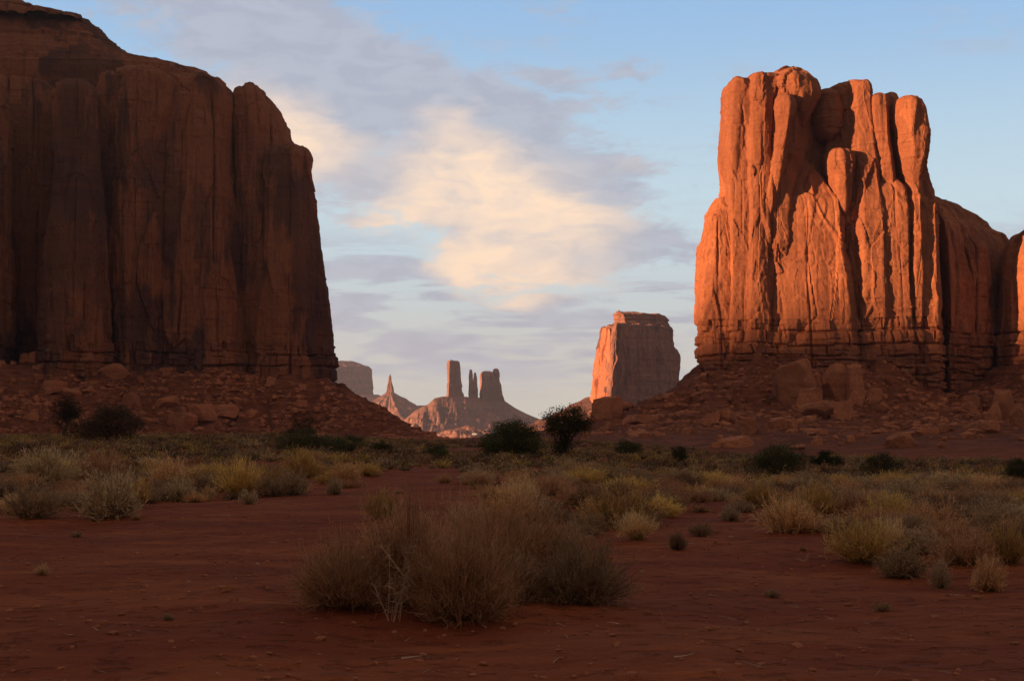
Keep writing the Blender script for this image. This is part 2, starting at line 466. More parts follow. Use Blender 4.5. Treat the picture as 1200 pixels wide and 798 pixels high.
def rock_disp(X, Y, Z, p):
    k = p.get('k', 1.0); s = p.get('seed', 0.0)
    x, y, z = X / k + s, Y / k + s * .7, Z / k
    d = p.get('low', 1.2) * .5 * fbm(x / 15, y / 15, z / 26, 2)
    d = d + p.get('mid', .45) * .18 * fbm(x / 2.6, y / 2.6, z / 2.4 + 9, 4, .6)
    d = d + .10 * noise(x * 0 + s, y / 40, z / .9 + .3 * noise(x / 12, y / 12, z / 9)) * (1 + noise(x / 10, y / 10, z / 10 + 50))
    d = d + p.get('flute', .5) * .45 * noise(x / 4.2, y / 4.2, z / 60 + 3)
    sl = p.get('slab', .9)
    d = d + facets(x, y, z, 7.5, 26., s, 1.0 * sl, .22)
    d = d + facets(x, y, z, 3.4, 11., s + 5, .34 * sl, .16)
    d = d + facets(x, y, z, 1.6, 2.8, s + 9, .20 * sl, .16)
    # straight vertical joints: the slabs between them stand a little forward or back
    cr = p.get('crack', 1.1)
    for L, dep, off, sdd in ((8.5, .95, .85, 1.0), (3.9, .42, .28, 2.0), (1.9, .16, .10, 3.0)):
        if sdd > 1: dep, off = dep * p.get('jf', 1.0), off * p.get('jf', 1.0)
        L = L * p.get('jl', 1.0)
        u = (x + .35 * y) / L + .13 * noise(z / 30 + sdd * 5, x / 40, 3.3) + s * .37 + sdd
        ci = np.floor(u); fr = u - ci; jt = .25 + .5 * hsh(ci, sdd)
        cid = ci * 2 + (fr > jt)
        seg = noise(cid * 7.31 + .5, z / (2.2 * L), sdd + .5)
        d = d + off * sl * (hsh(cid, sdd + 2) - .5) * (.35 + .65 * sstep(-.12, .12, seg))
        seg2 = noise(ci * 5.17 + .5, z / (3.0 * L), sdd + 9.5)
        d = d - dep * cr * np.exp(-((fr - jt) * L / .27) ** 2) * sstep(-.15, .10, seg2)
    # thin beds, some standing proud, some worn back
    bz = z / 2.4 + .5 * noise(x / 22, y / 22, s + 3.3); bl = np.floor(bz); bf = bz - bl
    ed = sstep(0, .12, bf) * sstep(1, .9, bf)
    d = d + p.get('bed', .30) * (hsh(bl, s) - .5 - .35 * (1 - ed)) * sstep(-.05, .22, noise(x / 11, y / 11, z / 13 + 70))
    # short level breaks where a slab has dropped away
    q = z / 9.5 + .22 * noise(x / 14, y / 14, s) + hsh(np.floor(x / 7 + .3), 4.0)
    fq = q - np.floor(q)
    d = d + .30 * sl * (sstep(.0, .025, fq) * (1 - fq)) * sstep(.0, .3, noise(x / 8, y / 8, np.floor(q) * 3.7))
    if p.get('strata', 0):
        zz = z + .5 * noise(x / 16, y / 16, z / 9)
        w = sstep(p.get('s0', 999), p.get('s0', 999) - 6, Z) if 's0' in p else 1.0
        if 's1' in p: w = sstep(p['s1'], p['s1'] + 8, Z)
        d = d + w * p['strata'] * (noise(zz * 0 + .5, zz * 0 + s, zz / 1.3) + .7 * noise(zz * 0 + 7.5, zz * 0, zz / .55))
    for bi, (z0, z1) in enumerate(p.get('bands', ())):
        zl = Z + 1.1 * noise(X / 26, Y / 26, bi + .5) + .5 * noise(X / 7, Y / 7, bi + 4.5)
        ins = (zl > z0) & (zl <= z1); h = z1 - z0
        strong = sstep(-.55, .15, noise(X / 17, Y / 17, bi * 3.3 + 7)) * (.6 + .5 * hsh(bi, 2))
        gro = np.exp(-((zl - z0) / .26) ** 2)
        d = d - 1.5 * gro * strong
        wd = 2.6 + .5 * h
        cx = (X + .35 * Y) / wd + bi * 3.7 + .5 * noise(X / 9, Y / 9, Z / 14)
        ci = np.floor(cx); fr_ = cx - ci; cut = .25 + .5 * hsh(ci, bi + 9)
        half = (fr_ > cut).astype(float)
        blk = 1.3 * (hsh(ci + half * .5, bi) - .4) - 1.1 * np.exp(-((fr_ - cut) / .035) ** 2) * (hsh(ci, bi + 3) > .35)
        sub = (hsh(ci, bi + 12) > .55) * .5 * np.exp(-((zl - z0 - h * (.3 + .4 * hsh(ci, bi + 5))) / .2) ** 2)
        d = d + np.where(ins, (blk - sub) * sstep(0, .4, zl - z0) * sstep(0, .25, z1 - zl), 0)
    return d * k


def column(prof, Yc, hd, parent, name='pillar', mat=None, n=2.8, step=.38, loc=(0, 0, 0), poly=None, rot=0.0, back=False, tilt=0.0, label=None, **p):
    """a rock column whose left and right outlines are given as (py, pxL, pxR[, half depth]) rows from the top down"""
    pr = np.array([[P(r[1], r[0], Yc)[0], P(r[2], r[0], Yc)[0], P(r[1], r[0], Yc)[2], (r[3] if len(r) > 3 else np.nan)] for r in prof])
    w = (pr[:, 1] - pr[:, 0]) / 2; c = (pr[:, 1] + pr[:, 0]) / 2; z = pr[:, 2]
    wm = w.max()
    dd = np.where(np.isnan(pr[:, 3]), hd * np.clip(w / (wm * .85), 0, 1) ** .7, pr[:, 3])
    if w[0] > .01 * wm:      # dome the top over
        ex = p.get('dome', .25) * min(w[0], 6 * p.get('k', 1))
        tt = np.array([0.0, .35, .65, .85])
        fr = np.sqrt(1 - (1 - tt) ** 2)
        z = np.concatenate([z[0] + ex * (1 - tt), z]); w = np.concatenate([np.maximum(w[0] * fr, .001), w])
        dd = np.concatenate([np.maximum(dd[0] * fr, .001), dd]); c = np.concatenate([np.full(4, c[0]), c])
    arc = np.concatenate([[0], np.cumsum(np.hypot(np.diff(z), np.diff(w) * .8))])
    nr = max(12, int(arc[-1] / step)); s = np.linspace(0, arc[-1], nr)

    def res(a):
        v = np.interp(s, arc, a); m = max(1, int(nr * .008))
        for _ in range(2):
            vp = np.concatenate([np.full(m, v[0]), v, np.full(m, v[-1])]); v2 = np.convolve(vp, np.ones(2 * m + 1) / (2 * m + 1), 'same')[m:-m]
            v2[0] = v[0]; v = v2
        return v
    z, w, dd, c = res(z), res(w), res(dd), res(c)
    per = 2 * (w.max() + dd.max()) * 1.5
    nf = max(24, int(per * .6 / step)); nb = max(10, nf // (1 if back else 4))
    if poly is None:
        tt = np.linspace(0, 2 * math.pi, 1441); e = 2.0 / n
        q = np.stack([np.sign(np.cos(tt)) * np.abs(np.cos(tt)) ** e, np.sign(np.sin(tt)) * np.abs(np.sin(tt)) ** e], -1)
    else:
        q = np.array(poly + [poly[0]], float)
    sd_ = np.stack([q[:, 0] * w.max(), q[:, 1] * dd.max()], -1)
    seg_ = np.hypot(*np.diff(sd_, axis=0).T)
    L = np.concatenate([[0], np.cumsum(seg_)])
    # even samples along the section, four times closer on the side that faces the valley
    fine = np.linspace(0, L[-1], 4000, endpoint=False)
    yy_ = np.interp(fine, L, q[:, 1]); wt = np.where(yy_ < .3, 1.0, 1.0 if back else .22)
    cw = np.concatenate([[0], np.cumsum(wt)[:-1]]); tot_ = wt.sum()
    nth = max(40, int((nf + nb)))
    s2 = np.interp(np.linspace(0, tot_, nth, endpoint=False), cw, fine)
    ux, uy = np.interp(s2, L, q[:, 0]), np.interp(s2, L, q[:, 1])
    rnd = max(1, int(p.get('round', .55) * p.get('k', 1.0) / step)) if poly is not None else 0
    for _ in range(rnd):
        ux = (np.roll(ux, 1) + ux + np.roll(ux, -1)) / 3; uy = (np.roll(uy, 1) + uy + np.roll(uy, -1)) / 3
    th = s2
    X = c[:, None] + w[:, None] * ux[None]; Yv = Yc + dd[:, None] * uy[None] + 0 * X + tilt * (z - z[-1])[:, None]
    Z = z[:, None] + 0 * X
    V = np.stack([X, Yv, Z], -1)
    du = np.roll(V, -1, 1) - np.roll(V, 1, 1)
    dv = np.gradient(V, axis=0)
    nrm = np.cross(du, dv); ln = np.linalg.norm(nrm, axis=-1, keepdims=True); nrm = nrm / np.maximum(ln, 1e-9)
    out = np.sign((nrm[..., 0] * ux[None] + nrm[..., 1] * uy[None]).sum()) or 1
    nrm *= out
    topw = sstep(0, 1, np.arange(nr) / max(3, nr * .02))[:, None]
    nrm[..., 2] *= .6
    p = dict(p); amp = p.get('amp', float(np.clip(wm / (8.5 * p.get('k', 1.0)), .4, 1)))
    for key in ('low', 'slab'): p[key] = p.get(key, .9) * amp
    d = rock_disp(X, Yv, Z, p)
    d = d - np.median(d)
    d = d * topw + (1 - topw) * d[0].mean()
    V = V + nrm * d[..., None]
    if p.get('sag', 0):     # uneven top
        V[..., 2] += p['sag'] * fbm(V[..., 0] / p.get('sagk', 10), V[..., 1] / p.get('sagk', 10), 3.3, 3) * sstep(z[0] - p.get('sagz', 12), z[0], Z)
    V[0] = V[0].mean(0)
    f = grid_faces(nr, len(th), True)
    if out > 0: f = f[:, ::-1]
    V = V.reshape(-1, 3) - np.array(loc)
    o = obj(name, mesh_np(name, V, f, smooth=False), mat or M_R, parent)
    if label: o['label'] = label
    return o


def mesh_normals_out(o):
    pass


# ---- right butte
def zr_of(py, Y): return float(P(600, py, Y)[2])


def right_butte():
    loc = (95.0, 430.0, 0.0)
    t = thing('sandstone_butte', 'tall orange butte of bulbous towers lit by the low sun, standing at the right', 'butte', loc)
    b = [zr_of(q, 418) for q in (446, 438, 431, 424, 416, 403, 388, 374)]
    bands = [(b[0] - 3, b[0])] + list(zip(b[:-1], b[1:]))
    kw = dict(loc=loc, bands=bands, jl=1.9, jf=.45)
    C = lambda prof, Yc, hd, **k: column(prof, Yc, hd, t, **{**kw, **k})
    slabp = [(-1, .1), (-.88, -.7), (-.55, -.95), (0, -1), (.75, -.93), (1, -.3), (1, 1), (-1, 1)]
    C([(232, 842, 850), (240, 838, 856), (255, 829, 862), (300, 822, 866), (345, 819, 868), (370, 817, 869), (400, 818, 870), (470, 820, 870)], 434, 10, seed=1, low=.6, name='buttress', poly=slabp)
    C([(96, 857, 873), (100, 852, 878), (108, 849, 878), (125, 849, 873), (150, 847, 870), (180, 844, 868), (200, 845, 868), (228, 848, 868), (300, 850, 869), (470, 848, 869)], 432, 11, seed=2, low=.4, poly=slabp, amp=.6)
    C([(92, 878, 900), (95, 872, 908), (104, 868, 910), (125, 866, 904), (150, 867, 901), (250, 867, 899), (470, 862, 898)], 430, 12, seed=3, low=.4, poly=slabp, amp=.7)
    C([(104, 858, 894), (112, 853, 897), (150, 850, 898), (230, 850, 900), (470, 850, 900)], 433, 12, seed=23, low=.5, slab=.8, name='cliff_wall', poly=[(-1, .1), (-.95, -.9), (0, -1), (1, -1), (1, 1), (-1, 1)])
    C([(228, 1040, 1082), (240, 1036, 1090), (280, 1034, 1092), (470, 1030, 1094)], 431, 12.5, seed=25, low=.5, slab=.8, name='cliff_wall', poly=[(-1, .1), (-.95, -.9), (.3, -1), (.85, -.85), (1, -.2), (1, 1), (-1, 1)])
    C([(84, 918, 936), (88, 908, 948), (97, 898, 957), (110, 892, 967), (125, 891, 970), (150, 891, 966), (180, 891, 958), (230, 890, 950), (300, 888, 945), (470, 888, 945)], 434, 16, seed=4, low=1.0, slab=1.0,
      poly=[(-1, .1), (-.86, -.85), (-.5, -1), (-.15, -.95), (.2, -.55), (.6, -.2), (1, .1), (1, 1), (-1, 1)])
    C([(84, 924, 938), (88, 914, 950), (96, 907, 959), (106, 906, 964), (114, 912, 964), (124, 918, 958), (140, 925, 948), (150, 930, 942)], 425, 9, seed=24, low=.8, name='knob', slab=1.0, poly=[(-1, .2), (-.8, -.7), (-.2, -1), (.4, -.9), (.85, -.35), (1, .4), (.7, 1), (-.7, 1)])
    C([(113, 910, 921, 4), (118, 906, 928, 7), (130, 904, 930, 8.5), (142, 905, 928, 8.5), (155, 907, 924, 8), (170, 906, 922, 6.5), (200, 900, 920, 4.5), (230, 897, 917, 2.5), (262, 900, 912, .8)], 421, 8.5, seed=5, low=.4, name='hanging_pillar', amp=.6,
      poly=[(-1, .1), (-.7, -.8), (.2, -1), (.75, -.7), (1, .2), (1, 1), (-1, 1)])
    C([(110, 956, 976), (116, 950, 983), (130, 947, 987), (148, 949, 988), (160, 955, 984), (168, 962, 978)], 431, 8.5, seed=6, low=.8, n=2.3, name='knob', step=.35, strata=.25, slab=.35, crack=.3)
    C([(99, 985, 1000), (102, 975, 1010), (108, 968, 1014), (130, 966, 1015), (160, 965, 1017), (200, 960, 1022), (260, 955, 1030), (470, 950, 1035)], 433, 16, seed=7, low=.6, slab=.9, poly=[(-1, .1), (-.9, -.35), (-.3, -.6), (.15, -.95), (.7, -1), (1, -.6), (1, 1), (-1, 1)])
    C([(177, 970, 994), (180, 967, 1001), (190, 967, 1004), (204, 970, 1003), (218, 973, 1000), (232, 978, 997), (248, 982, 993), (262, 986, 990)], 422.5, 7, seed=108, low=.6, slab=.9, crack=.4, poly=[(-1, .1), (-.75, -.75), (-.1, -1), (.45, -.8), (1, .1), (1, 1), (-1, 1)], name='hanging_wedge', label='pale inverted rock wedge tapering down into the central crack')
    C([(190, 926, 946), (204, 921, 957), (218, 919, 966), (230, 917, 974), (238, 906, 981), (256, 902, 983), (300, 900, 984), (330, 900, 990), (380, 898, 996), (470, 895, 1000)], 430, 15.5, seed=9, low=.5, poly=[(-1, .1), (-.97, -.66), (-.5, -.78), (.2, -.93), (.78, -1), (.97, -.75), (1, .2), (1, 1), (-1, 1)], slab=.7, tilt=.035, name='cliff_wall')
    C([(205, 1006, 1026), (214, 999, 1042), (226, 993, 1052), (245, 989, 1056), (262, 988, 1057), (300, 992, 1058), (340, 998, 1059), (370, 1004, 1060), (400, 998, 1062), (470, 994, 1064)], 430, 15, seed=10, low=.5, poly=[(-1, .1), (-.97, -.72), (-.4, -.84), (.3, -.96), (.8, -1), (1, -.7), (1, 1), (-1, 1)], slab=.7, tilt=.035, name='cliff_wall')
    C([(113, 1022, 1033), (118, 1016, 1038), (135, 1015, 1039), (160, 1017, 1039), (190, 1022, 1042), (220, 1028, 1045), (260, 1034, 1052), (320, 1034, 1052)], 426, 8.5, seed=11, low=.4, slab=.7, poly=[(-1, .2), (-.85, -.8), (.35, -1), (1, -.5), (1, 1), (-1, 1)])
    C([(112, 1034, 1046), (117, 1030, 1051), (126, 1031, 1051), (140, 1034, 1048), (220, 1040, 1052)], 433, 6, seed=12, low=.4, n=2.2, name='knob')
    C([(118, 1053, 1071), (122, 1045, 1078), (132, 1041, 1084), (148, 1040, 1088), (158, 1044, 1089), (164, 1044, 1089), (172, 1043, 1088), (188, 1046, 1085), (204, 1050, 1080), (216, 1054, 1077), (240, 1056, 1078), (300, 1058, 1080), (470, 1056, 1082)], 425, 12, seed=13, low=.6, slab=.8, poly=[(-1, .2), (-.85, -.7), (-.35, -.97), (.25, -1), (.62, -.72), (1, -.2), (1, .4), (.8, 1), (-.8, 1)])
    C([(208, 1073, 1078), (216, 1071, 1083), (230, 1070, 1090), (245, 1069, 1094), (300, 1068, 1096), (380, 1066, 1099), (470, 1064, 1102)], 431, 14, seed=14, low=.6, slab=.8, poly=[(-1, 0), (-.8, -.9), (.1, -1), (.5, -.75), (1, -.2), (1, 1), (-1, 1)])
    C([(230, 1082, 1090), (236, 1076, 1110), (244, 1074, 1130), (254, 1072, 1148), (268, 1070, 1165), (275, 1070, 1180), (292, 1070, 1192), (340, 1070, 1215), (470, 1070, 1230)], 464, 37, seed=15, low=1.2, poly=[(-1, 0), (-.95, -1), (-.3, -.62), (.3, -.3), (1, -.02), (1, 1), (-1, 1)], name='shoulder', crack=1.6, step=.45, flute=.9,
      label='lower rounded shoulder of rock in shade right of the lit towers')
    C([(274, 1128, 1140), (292, 1110, 1152), (330, 1104, 1156), (470, 1098, 1160)], 446, 9, seed=16, low=.8, n=2.6, step=.42)
    C([(268, 1205, 1260), (276, 1193, 1300), (290, 1187, 1340), (330, 1183, 1380), (380, 1180, 1400), (470, 1176, 1420)], 436, 22, seed=17, low=1.4, n=3.0, step=.45, slab=1.4, name='buttress')
    C([(250, 1300, 1500), (280, 1260, 1600), (470, 1200, 1750)], 460, 40, seed=18, low=2.5, n=2.8, step=1.5, name='cliff_body')
    C([(150, 880, 1040), (170, 868, 1070), (230, 858, 1085), (330, 840, 1098), (470, 832, 1110)], 452, 20, seed=19, low=1.5, n=3.2, step=.6, name='cliff_body')


right_butte()


# ---- left butte
def left_butte():
    loc = (-110.0, 490.0, 0.0)
    t = thing('sandstone_butte', 'huge dark varnished butte filling the left side with a slanting banded top', 'butte', loc)
    b = [zr_of(q, 492) for q in (462, 447, 430, 415, 404)]
    bands = [(b[0] - 3, b[0]), (b[0], b[1]), (b[1], b[2]), (b[2], b[3]), (b[3], b[4])]
    kw = dict(loc=loc, bands=bands, mat=M_L, jl=1.45, flute=1.1, crack=1.5, k=1.1, step=.42)
    C = lambda prof, Yc, hd, **k: column(prof, Yc, hd, t, **{**kw, **k})
    C([(172, 333, 352), (177, 321, 361), (186, 314, 364), (198, 312, 362), (215, 311, 364), (240, 311, 368), (270, 310, 371), (300, 308, 376), (350, 303, 383), (400, 299, 388), (430, 298, 389), (480, 296, 394)], 500, 14, seed=31, low=.6, slab=.8, poly=[(-1, 0), (-.85, -.75), (-.2, -1), (.45, -.9), (1, 0), (1, 1), (-1, 1)])
    C([(103, 284, 298), (107, 277, 308), (116, 275, 316), (130, 275, 325), (150, 276, 334), (172, 277, 339), (250, 279, 345), (330, 285, 350), (480, 292, 350)], 507, 13, seed=32, low=.8, slab=.8, poly=[(-1, 0), (-.9, -.8), (-.1, -1), (.6, -.7), (1, 0), (1, 1), (-1, 1)])
    C([(92, 215, 244), (98, 196, 262), (108, 190, 270), (130, 186, 273), (200, 184, 273), (300, 184, 281), (380, 184, 288), (480, 184, 292)], 499, 18, seed=33, low=1.0, slab=1.0, poly=[(-1, 0), (-.97, -.75), (-.8, -1), (.2, -.97), (.8, -.82), (1, -.2), (1, 1), (-1, 1)], name='cliff_wall')
    C([(86, 140, 190), (94, 126, 206), (110, 119, 212), (160, 117, 200), (300, 121, 198), (480, 126, 196)], 490, 15, seed=34, low=1.2, slab=1.1, poly=[(-1, 0), (-.85, -.6), (0, -1), (.8, -.85), (1, -.5), (1, 1), (-1, 1)], name='cliff_wall')
    C([(99, 76, 100), (104, 67, 110), (112, 64, 114), (150, 67, 114), (200, 66, 115), (240, 62, 118), (300, 56, 122), (360, 51, 125), (480, 46, 128)], 470, 13, seed=35, low=.6, n=2.6)
    C([(100, -40, 60), (130, -50, 70), (300, -60, 74), (480, -60, 74)], 498, 14, seed=36, low=1.6, n=3.4, name='cliff_wall')
    C([(92, -90, -10), (100, -120, 4), (140, -130, 10), (300, -140, 8), (480, -150, 6)], 464, 16, seed=37, low=1.2, n=2.8, slab=1.2)
    C([(330, 66, 78), (345, 60, 84), (480, 54, 86)], 462, 8, seed=38, low=.8, n=2.6)
    # sloping banded crown above the walls, then the thin dark cap
    C([(16, -400, 85, 8), (24, -420, 100, 14), (34, -430, 118, 18), (43, -440, 120, 22), (47, -445, 127, 24), (58, -450, 139, 27), (70, -460, 155, 31), (79, -470, 172, 34), (86, -480, 205, 36), (95, -490, 250, 38), (105, -500, 268, 38), (135, -505, 274, 36), (480, -520, 330, 36)],
      546, 50, seed=39, low=1.5, n=4.5, strata=1.2, s1=float(P(600, 88, 520)[2]), name='banded_crown', step=.5, crack=.5, slab=.3)
    C([(1, -380, 18, 6), (7, -390, 44, 8), (11, -395, 46, 8), (15, -398, 60, 10), (19, -400, 85, 12), (23, -405, 96, 13)], 530, 14, seed=40, low=.8, n=4, name='cap_rock', dome=.1, strata=.8, sag=1.5)
    C([(60, -1500, -300), (120, -1600, -120), (480, -1700, -90)], 470, 60, seed=41, low=5, n=3.0, step=2.0, name='cliff_body')
    C([(128, 180, 250), (170, 120, 320), (480, 60, 352)], 520, 14, seed=42, low=1, n=3.4, step=.8, name='cliff_body')


left_butte()


# ---- middle-distance butte
def talus_cone(name, cx, cy, ztop, r0, slope, zb, parent, mat, loc, asp=1.0, k=1.0, seed=0., ridge=1.0):
    nr, na = 110, 260
    a = np.linspace(0, 2 * math.pi, na, endpoint=False)
    rmax = r0 + (ztop - zb) / slope * 1.5
    s = np.linspace(0, 1, nr)
    rr = s * rmax
    RR, A = np.meshgrid(rr, a, indexing='ij')
    X = cx + RR * np.cos(A) * asp; Y = cy + RR * np.sin(A)
    q = (ztop - zb) - slope * np.maximum(RR - r0, 0) * (1 + .18 * noise(np.cos(A) * 2 + seed, np.sin(A) * 2, .5))
    q = np.where(q > 0, q, 0) * .82 + .18 * (ztop - zb) * np.exp(-np.maximum(RR - r0, 0) / (rmax * .35))
    rid = .45 * fbm(np.cos(A) * 6 + seed, np.sin(A) * 6, RR / (60 * k), 3) + .5 * fbm(X / (16 * k), Y / (16 * k), 7.7, 4)
    amp = np.clip((RR - r0 * .5) / (rmax * .3), 0, 1) * np.clip((1 - s[:, None]) * 4, 0, 1)
    Z = zb - 2 + q + amp * ridge * (.13 * (ztop - zb) * rid + 1.2 * k * fbm(X / (12 * k), Y / (12 * k), 2.2, 4))
    zz = Z / (4.2 * k) + .4 * noise(X / (60 * k), Y / (60 * k), 1.)
    Z = Z + amp * 1.6 * k * (sstep(.3, .7, zz - np.floor(zz)) - (zz - np.floor(zz)))
    V = np.stack([X, Y, Z], -1).reshape(-1, 3) - np.array(loc)
    o = obj(name, mesh_np(name, V, grid_faces(nr, na, True)[:, ::1]), mat, parent)
    return o


def centre_butte():
    Yc = 1500
    loc = (135.0, Yc, -20.0)
    t = thing('sandstone_butte', 'distant flat-capped butte with one sunlit left face, seen between the two near buttes', 'butte', loc)
    kw = dict(loc=loc, mat=M_C, k=2.6, step=1.0)
    C = lambda prof, Y, hd, **k: column(prof, Y, hd, t, **{**kw, **k})
    poly = [(-1, .2), (-.74, -1), (-.2, -.7), (.4, -.36), (1, -.02), (.97, .5), (.6, 1), (-.7, 1)]
    C([(383, 707, 784), (387, 706, 786), (400, 704, 788), (412, 702, 792), (425, 701, 793), (440, 699, 794), (480, 695, 796), (520, 690, 800)], Yc, 78, poly=poly, seed=51, name='cliff_body', low=.8, flute=1.6, dome=.02, slab=1.1, crack=1.6, )
    C([(386, 707, 715), (392, 705, 716.5), (410, 702, 717.5), (425, 699, 718), (440, 696, 719), (480, 692, 721), (520, 688, 724)], Yc - 30, 36, seed=58, low=.6, slab=1.2, crack=1.2, name='buttress', mat=M_LIT,  # added to give the left face the brightened, sunlit colour
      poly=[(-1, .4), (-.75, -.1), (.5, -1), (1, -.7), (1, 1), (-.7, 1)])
    C([(408, 700, 710), (425, 697, 713), (445, 695, 716), (470, 693, 718), (520, 688, 722)], Yc - 18, 22, seed=52, n=3, low=.6, slab=.9, name='buttress', mat=M_LIT)
    C([(410, 785, 792), (418, 784, 795), (470, 783, 795), (520, 783, 798)], Yc + 22, 10, seed=53, n=3.5, low=.4)
    C([(366, 721, 742), (369, 719, 778), (371, 719, 781), (374, 719, 784), (378, 720, 783), (384, 719, 782)], Yc + 4, 30, poly=poly, seed=54, name='cap_rock', strata=.9, low=.4, dome=.02, sag=1.5, sagk=20, step=.7)
    talus_cone('talus_slope', float(P(745, 470, Yc)[0]), Yc + 5, float(P(745, 462, Yc)[2]), 42, .50, -32, t, M_C, loc, 1.1, 2.0, 5.)


centre_butte()


# ---- far monuments
def far_group():
    Y = 3000
    def zz(py, Yd=Y): return float(P(600, py, Yd)[2])
    def xx(px, Yd=Y): return float(P(px, 450, Yd)[0])
    # the shared ridge under the three towers is terrain
    nx, ny = 420, 120
    X = np.linspace(xx(440), xx(668), nx); Yv = np.linspace(Y - 360, Y + 240, ny)
    prof_x = [440, 468, 478, 490, 504, 511, 520, 545, 575, 592, 604, 618, 640, 668]
    prof_y = [506, 505, 492, 481, 474, 467, 465, 465, 467, 470, 478, 485, 494, 506]
    top = np.array([zz(v) for v in prof_y]); tx = np.array([xx(v) for v in prof_x])
    XX, YY = np.meshgrid(X, Yv)
    H = np.interp(XX, tx, top)
    base = -34.0
    YYc = Y + (XX - xx(555)) * .62
    YY = YY + (YYc - Y)
    dy = np.abs(YY - YYc) - 14
    fall = np.clip(1 - np.maximum(dy, 0) / (150 + 0 * XX), 0, 1) ** 1.15
    rid = fbm(XX / 46, YY / 300, 1.2, 4)
    Z = base + np.maximum(H - base, 0) * fall
    mid = np.clip(4 * fall * (1 - fall), 0, 1)
    Z = Z + mid * (6 * rid + 5 * fbm(XX / 13, YY / 60, 5.2, 4) + 2.5 * fbm(XX / 9, YY / 9, 3.3, 4))
    q = Z / 11 + .3 * noise(XX / 90, YY / 90, 2.0)
    Z = Z + mid * 7 * (sstep(.3, .7, q - np.floor(q)) - (q - np.floor(q)))
    edge = sstep(0, .06, (XX - X[0]) / (X[-1] - X[0])) * sstep(1, .94, (XX - X[0]) / (X[-1] - X[0]))
    Z = np.where(edge < 1, base + (Z - base) * edge, Z) - 2 * (1 - fall)
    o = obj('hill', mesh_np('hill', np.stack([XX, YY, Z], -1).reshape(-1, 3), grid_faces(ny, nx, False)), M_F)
    tag(o, 'long low red ridge of ledges and rubble under the distant rock towers', kind='structure')

    def tower(label, parts, Yc, name='rock_tower', group=None, cat='rock tower'):
        r0 = parts[0][0]
        Yc = Y + (xx((r0[-1][1] + r0[-1][2]) / 2, Y) - xx(555)) * .62
        loc = (xx((r0[-1][1] + r0[-1][2]) / 2, Yc), Yc, zz(r0[-1][0], Yc))
        t = thing(name, label, cat, loc, group)
        for i, (pr, dY, hd, kk) in enumerate(parts):
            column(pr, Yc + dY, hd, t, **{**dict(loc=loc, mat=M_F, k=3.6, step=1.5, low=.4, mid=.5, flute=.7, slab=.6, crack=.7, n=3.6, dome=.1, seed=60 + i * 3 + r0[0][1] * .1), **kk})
        return t
    g = 'distant rock towers in the gap'
    pl = [(-1, .2), (-.66, -1), (.2, -.45), (1, 0), (.9, .9), (-.7, 1)]
    tower('tallest distant tower, a square-topped block left of the twin spires', [([(423, 526, 537), (425, 525, 538), (445, 524, 540), (460, 523, 542), (475, 520, 545)], 0, 26, dict(name='tower_shaft', poly=pl))], Y, group=g)
    tower('narrow twin spires standing between two thicker distant towers',
          [([(433, 551, 552.5), (440, 550, 554), (455, 549.6, 555), (475, 549, 556)], 0, 7, dict(name='spire', low=.2)),
           ([(436, 555.5, 558), (445, 554.5, 559), (475, 554, 560)], 4, 7, dict(name='spire', low=.2))], Y, group=g)
    tower('broad distant tower with a notched top, rightmost of the group in the gap',
          [([(435, 566, 574), (438, 562, 582), (450, 562, 586), (466, 562, 589), (478, 558, 594)], 0, 40, dict(name='tower_shaft', poly=pl)),
           ([(432, 579, 584), (435, 578, 585), (450, 577, 586.5), (466, 576, 590), (478, 575, 595)], 6, 14, dict(name='tower_shaft', low=.3))], Y, group=g)
    # the spire on its own cone
    Ys = 3500
    locs = (xx(457, Ys), Ys, zz(480, Ys))
    t = thing('rock_spire', 'thin pointed rock spire on a pink cone of debris, far left in the gap', 'rock spire', locs)
    column([(438, 456.6, 457.4), (444, 455.4, 458.6), (450, 454.6, 459.6), (456, 454, 461), (470, 452, 464)], Ys, 9, t, name='spire', loc=locs, mat=M_F, k=2.5, step=1.2, low=.4, seed=77, n=2.6)
    talus_cone('talus_slope', xx(457, Ys), Ys, zz(459, Ys), 8, .62, -34, t, M_F, locs, 1.15, 3.0, 9., 1.2)
    talus_cone('talus_slope', xx(478, Ys), Ys + 40, zz(474, Ys), 40, .32, -34, t, M_F, locs, 1.5, 3.0, 19., 1.0)
    Ym = 4600
    locm = (xx(410, Ym), Ym, zz(480, Ym))
    t = thing('sandstone_butte', 'hazy bluish flat-topped mesa farthest away, beside the edge of the dark left butte', 'mesa', locm)
    column([(424, 396, 412), (426, 388, 418), (428.5, 378, 426), (430, 372, 433), (431, 370, 434.5), (450, 366, 435.5), (480, 360, 437)], Ym, 150, t, name='cliff_body', loc=locm, mat=M_F, k=6, step=3.0, low=.5, seed=88, n=4, dome=.01,
           poly=[(-1, .2), (-.9, -1), (.3, -.5), (1, -.1), (.9, .9), (-.7, 1)])
    talus_cone('talus_slope', xx(405, Ym), Ym, zz(462, Ym), 90, .45, -34, t, M_F, locm, 1.2, 5.0, 29.)
    # small sunlit knolls on the valley floor
    for i, (px, py, wpx, hpx, Yk, lab) in enumerate([(549, 505, 9, 8, 2350, 'low sunlit orange knoll on the valley floor below the far ridge'),
                                                     (538, 506, 9, 6, 2300, 'smaller sunlit knoll just left of the larger one on the valley floor'),
                                                     (527, 507, 6, 4, 2320, 'tiny sunlit knoll at the left end of the row on the valley floor')]):
        c = (xx(px, Yk), Yk, -34.0)
        t = thing('rock_knoll', lab, 'knoll', c, 'sunlit knolls on the valley floor')
        talus_cone('rubble_mound', c[0], Yk, zz(py - hpx, Yk), wpx * .25, .55, -36, t, M_F, c, 1.5, 1.6, 40. + i, 1.6)


far_group()


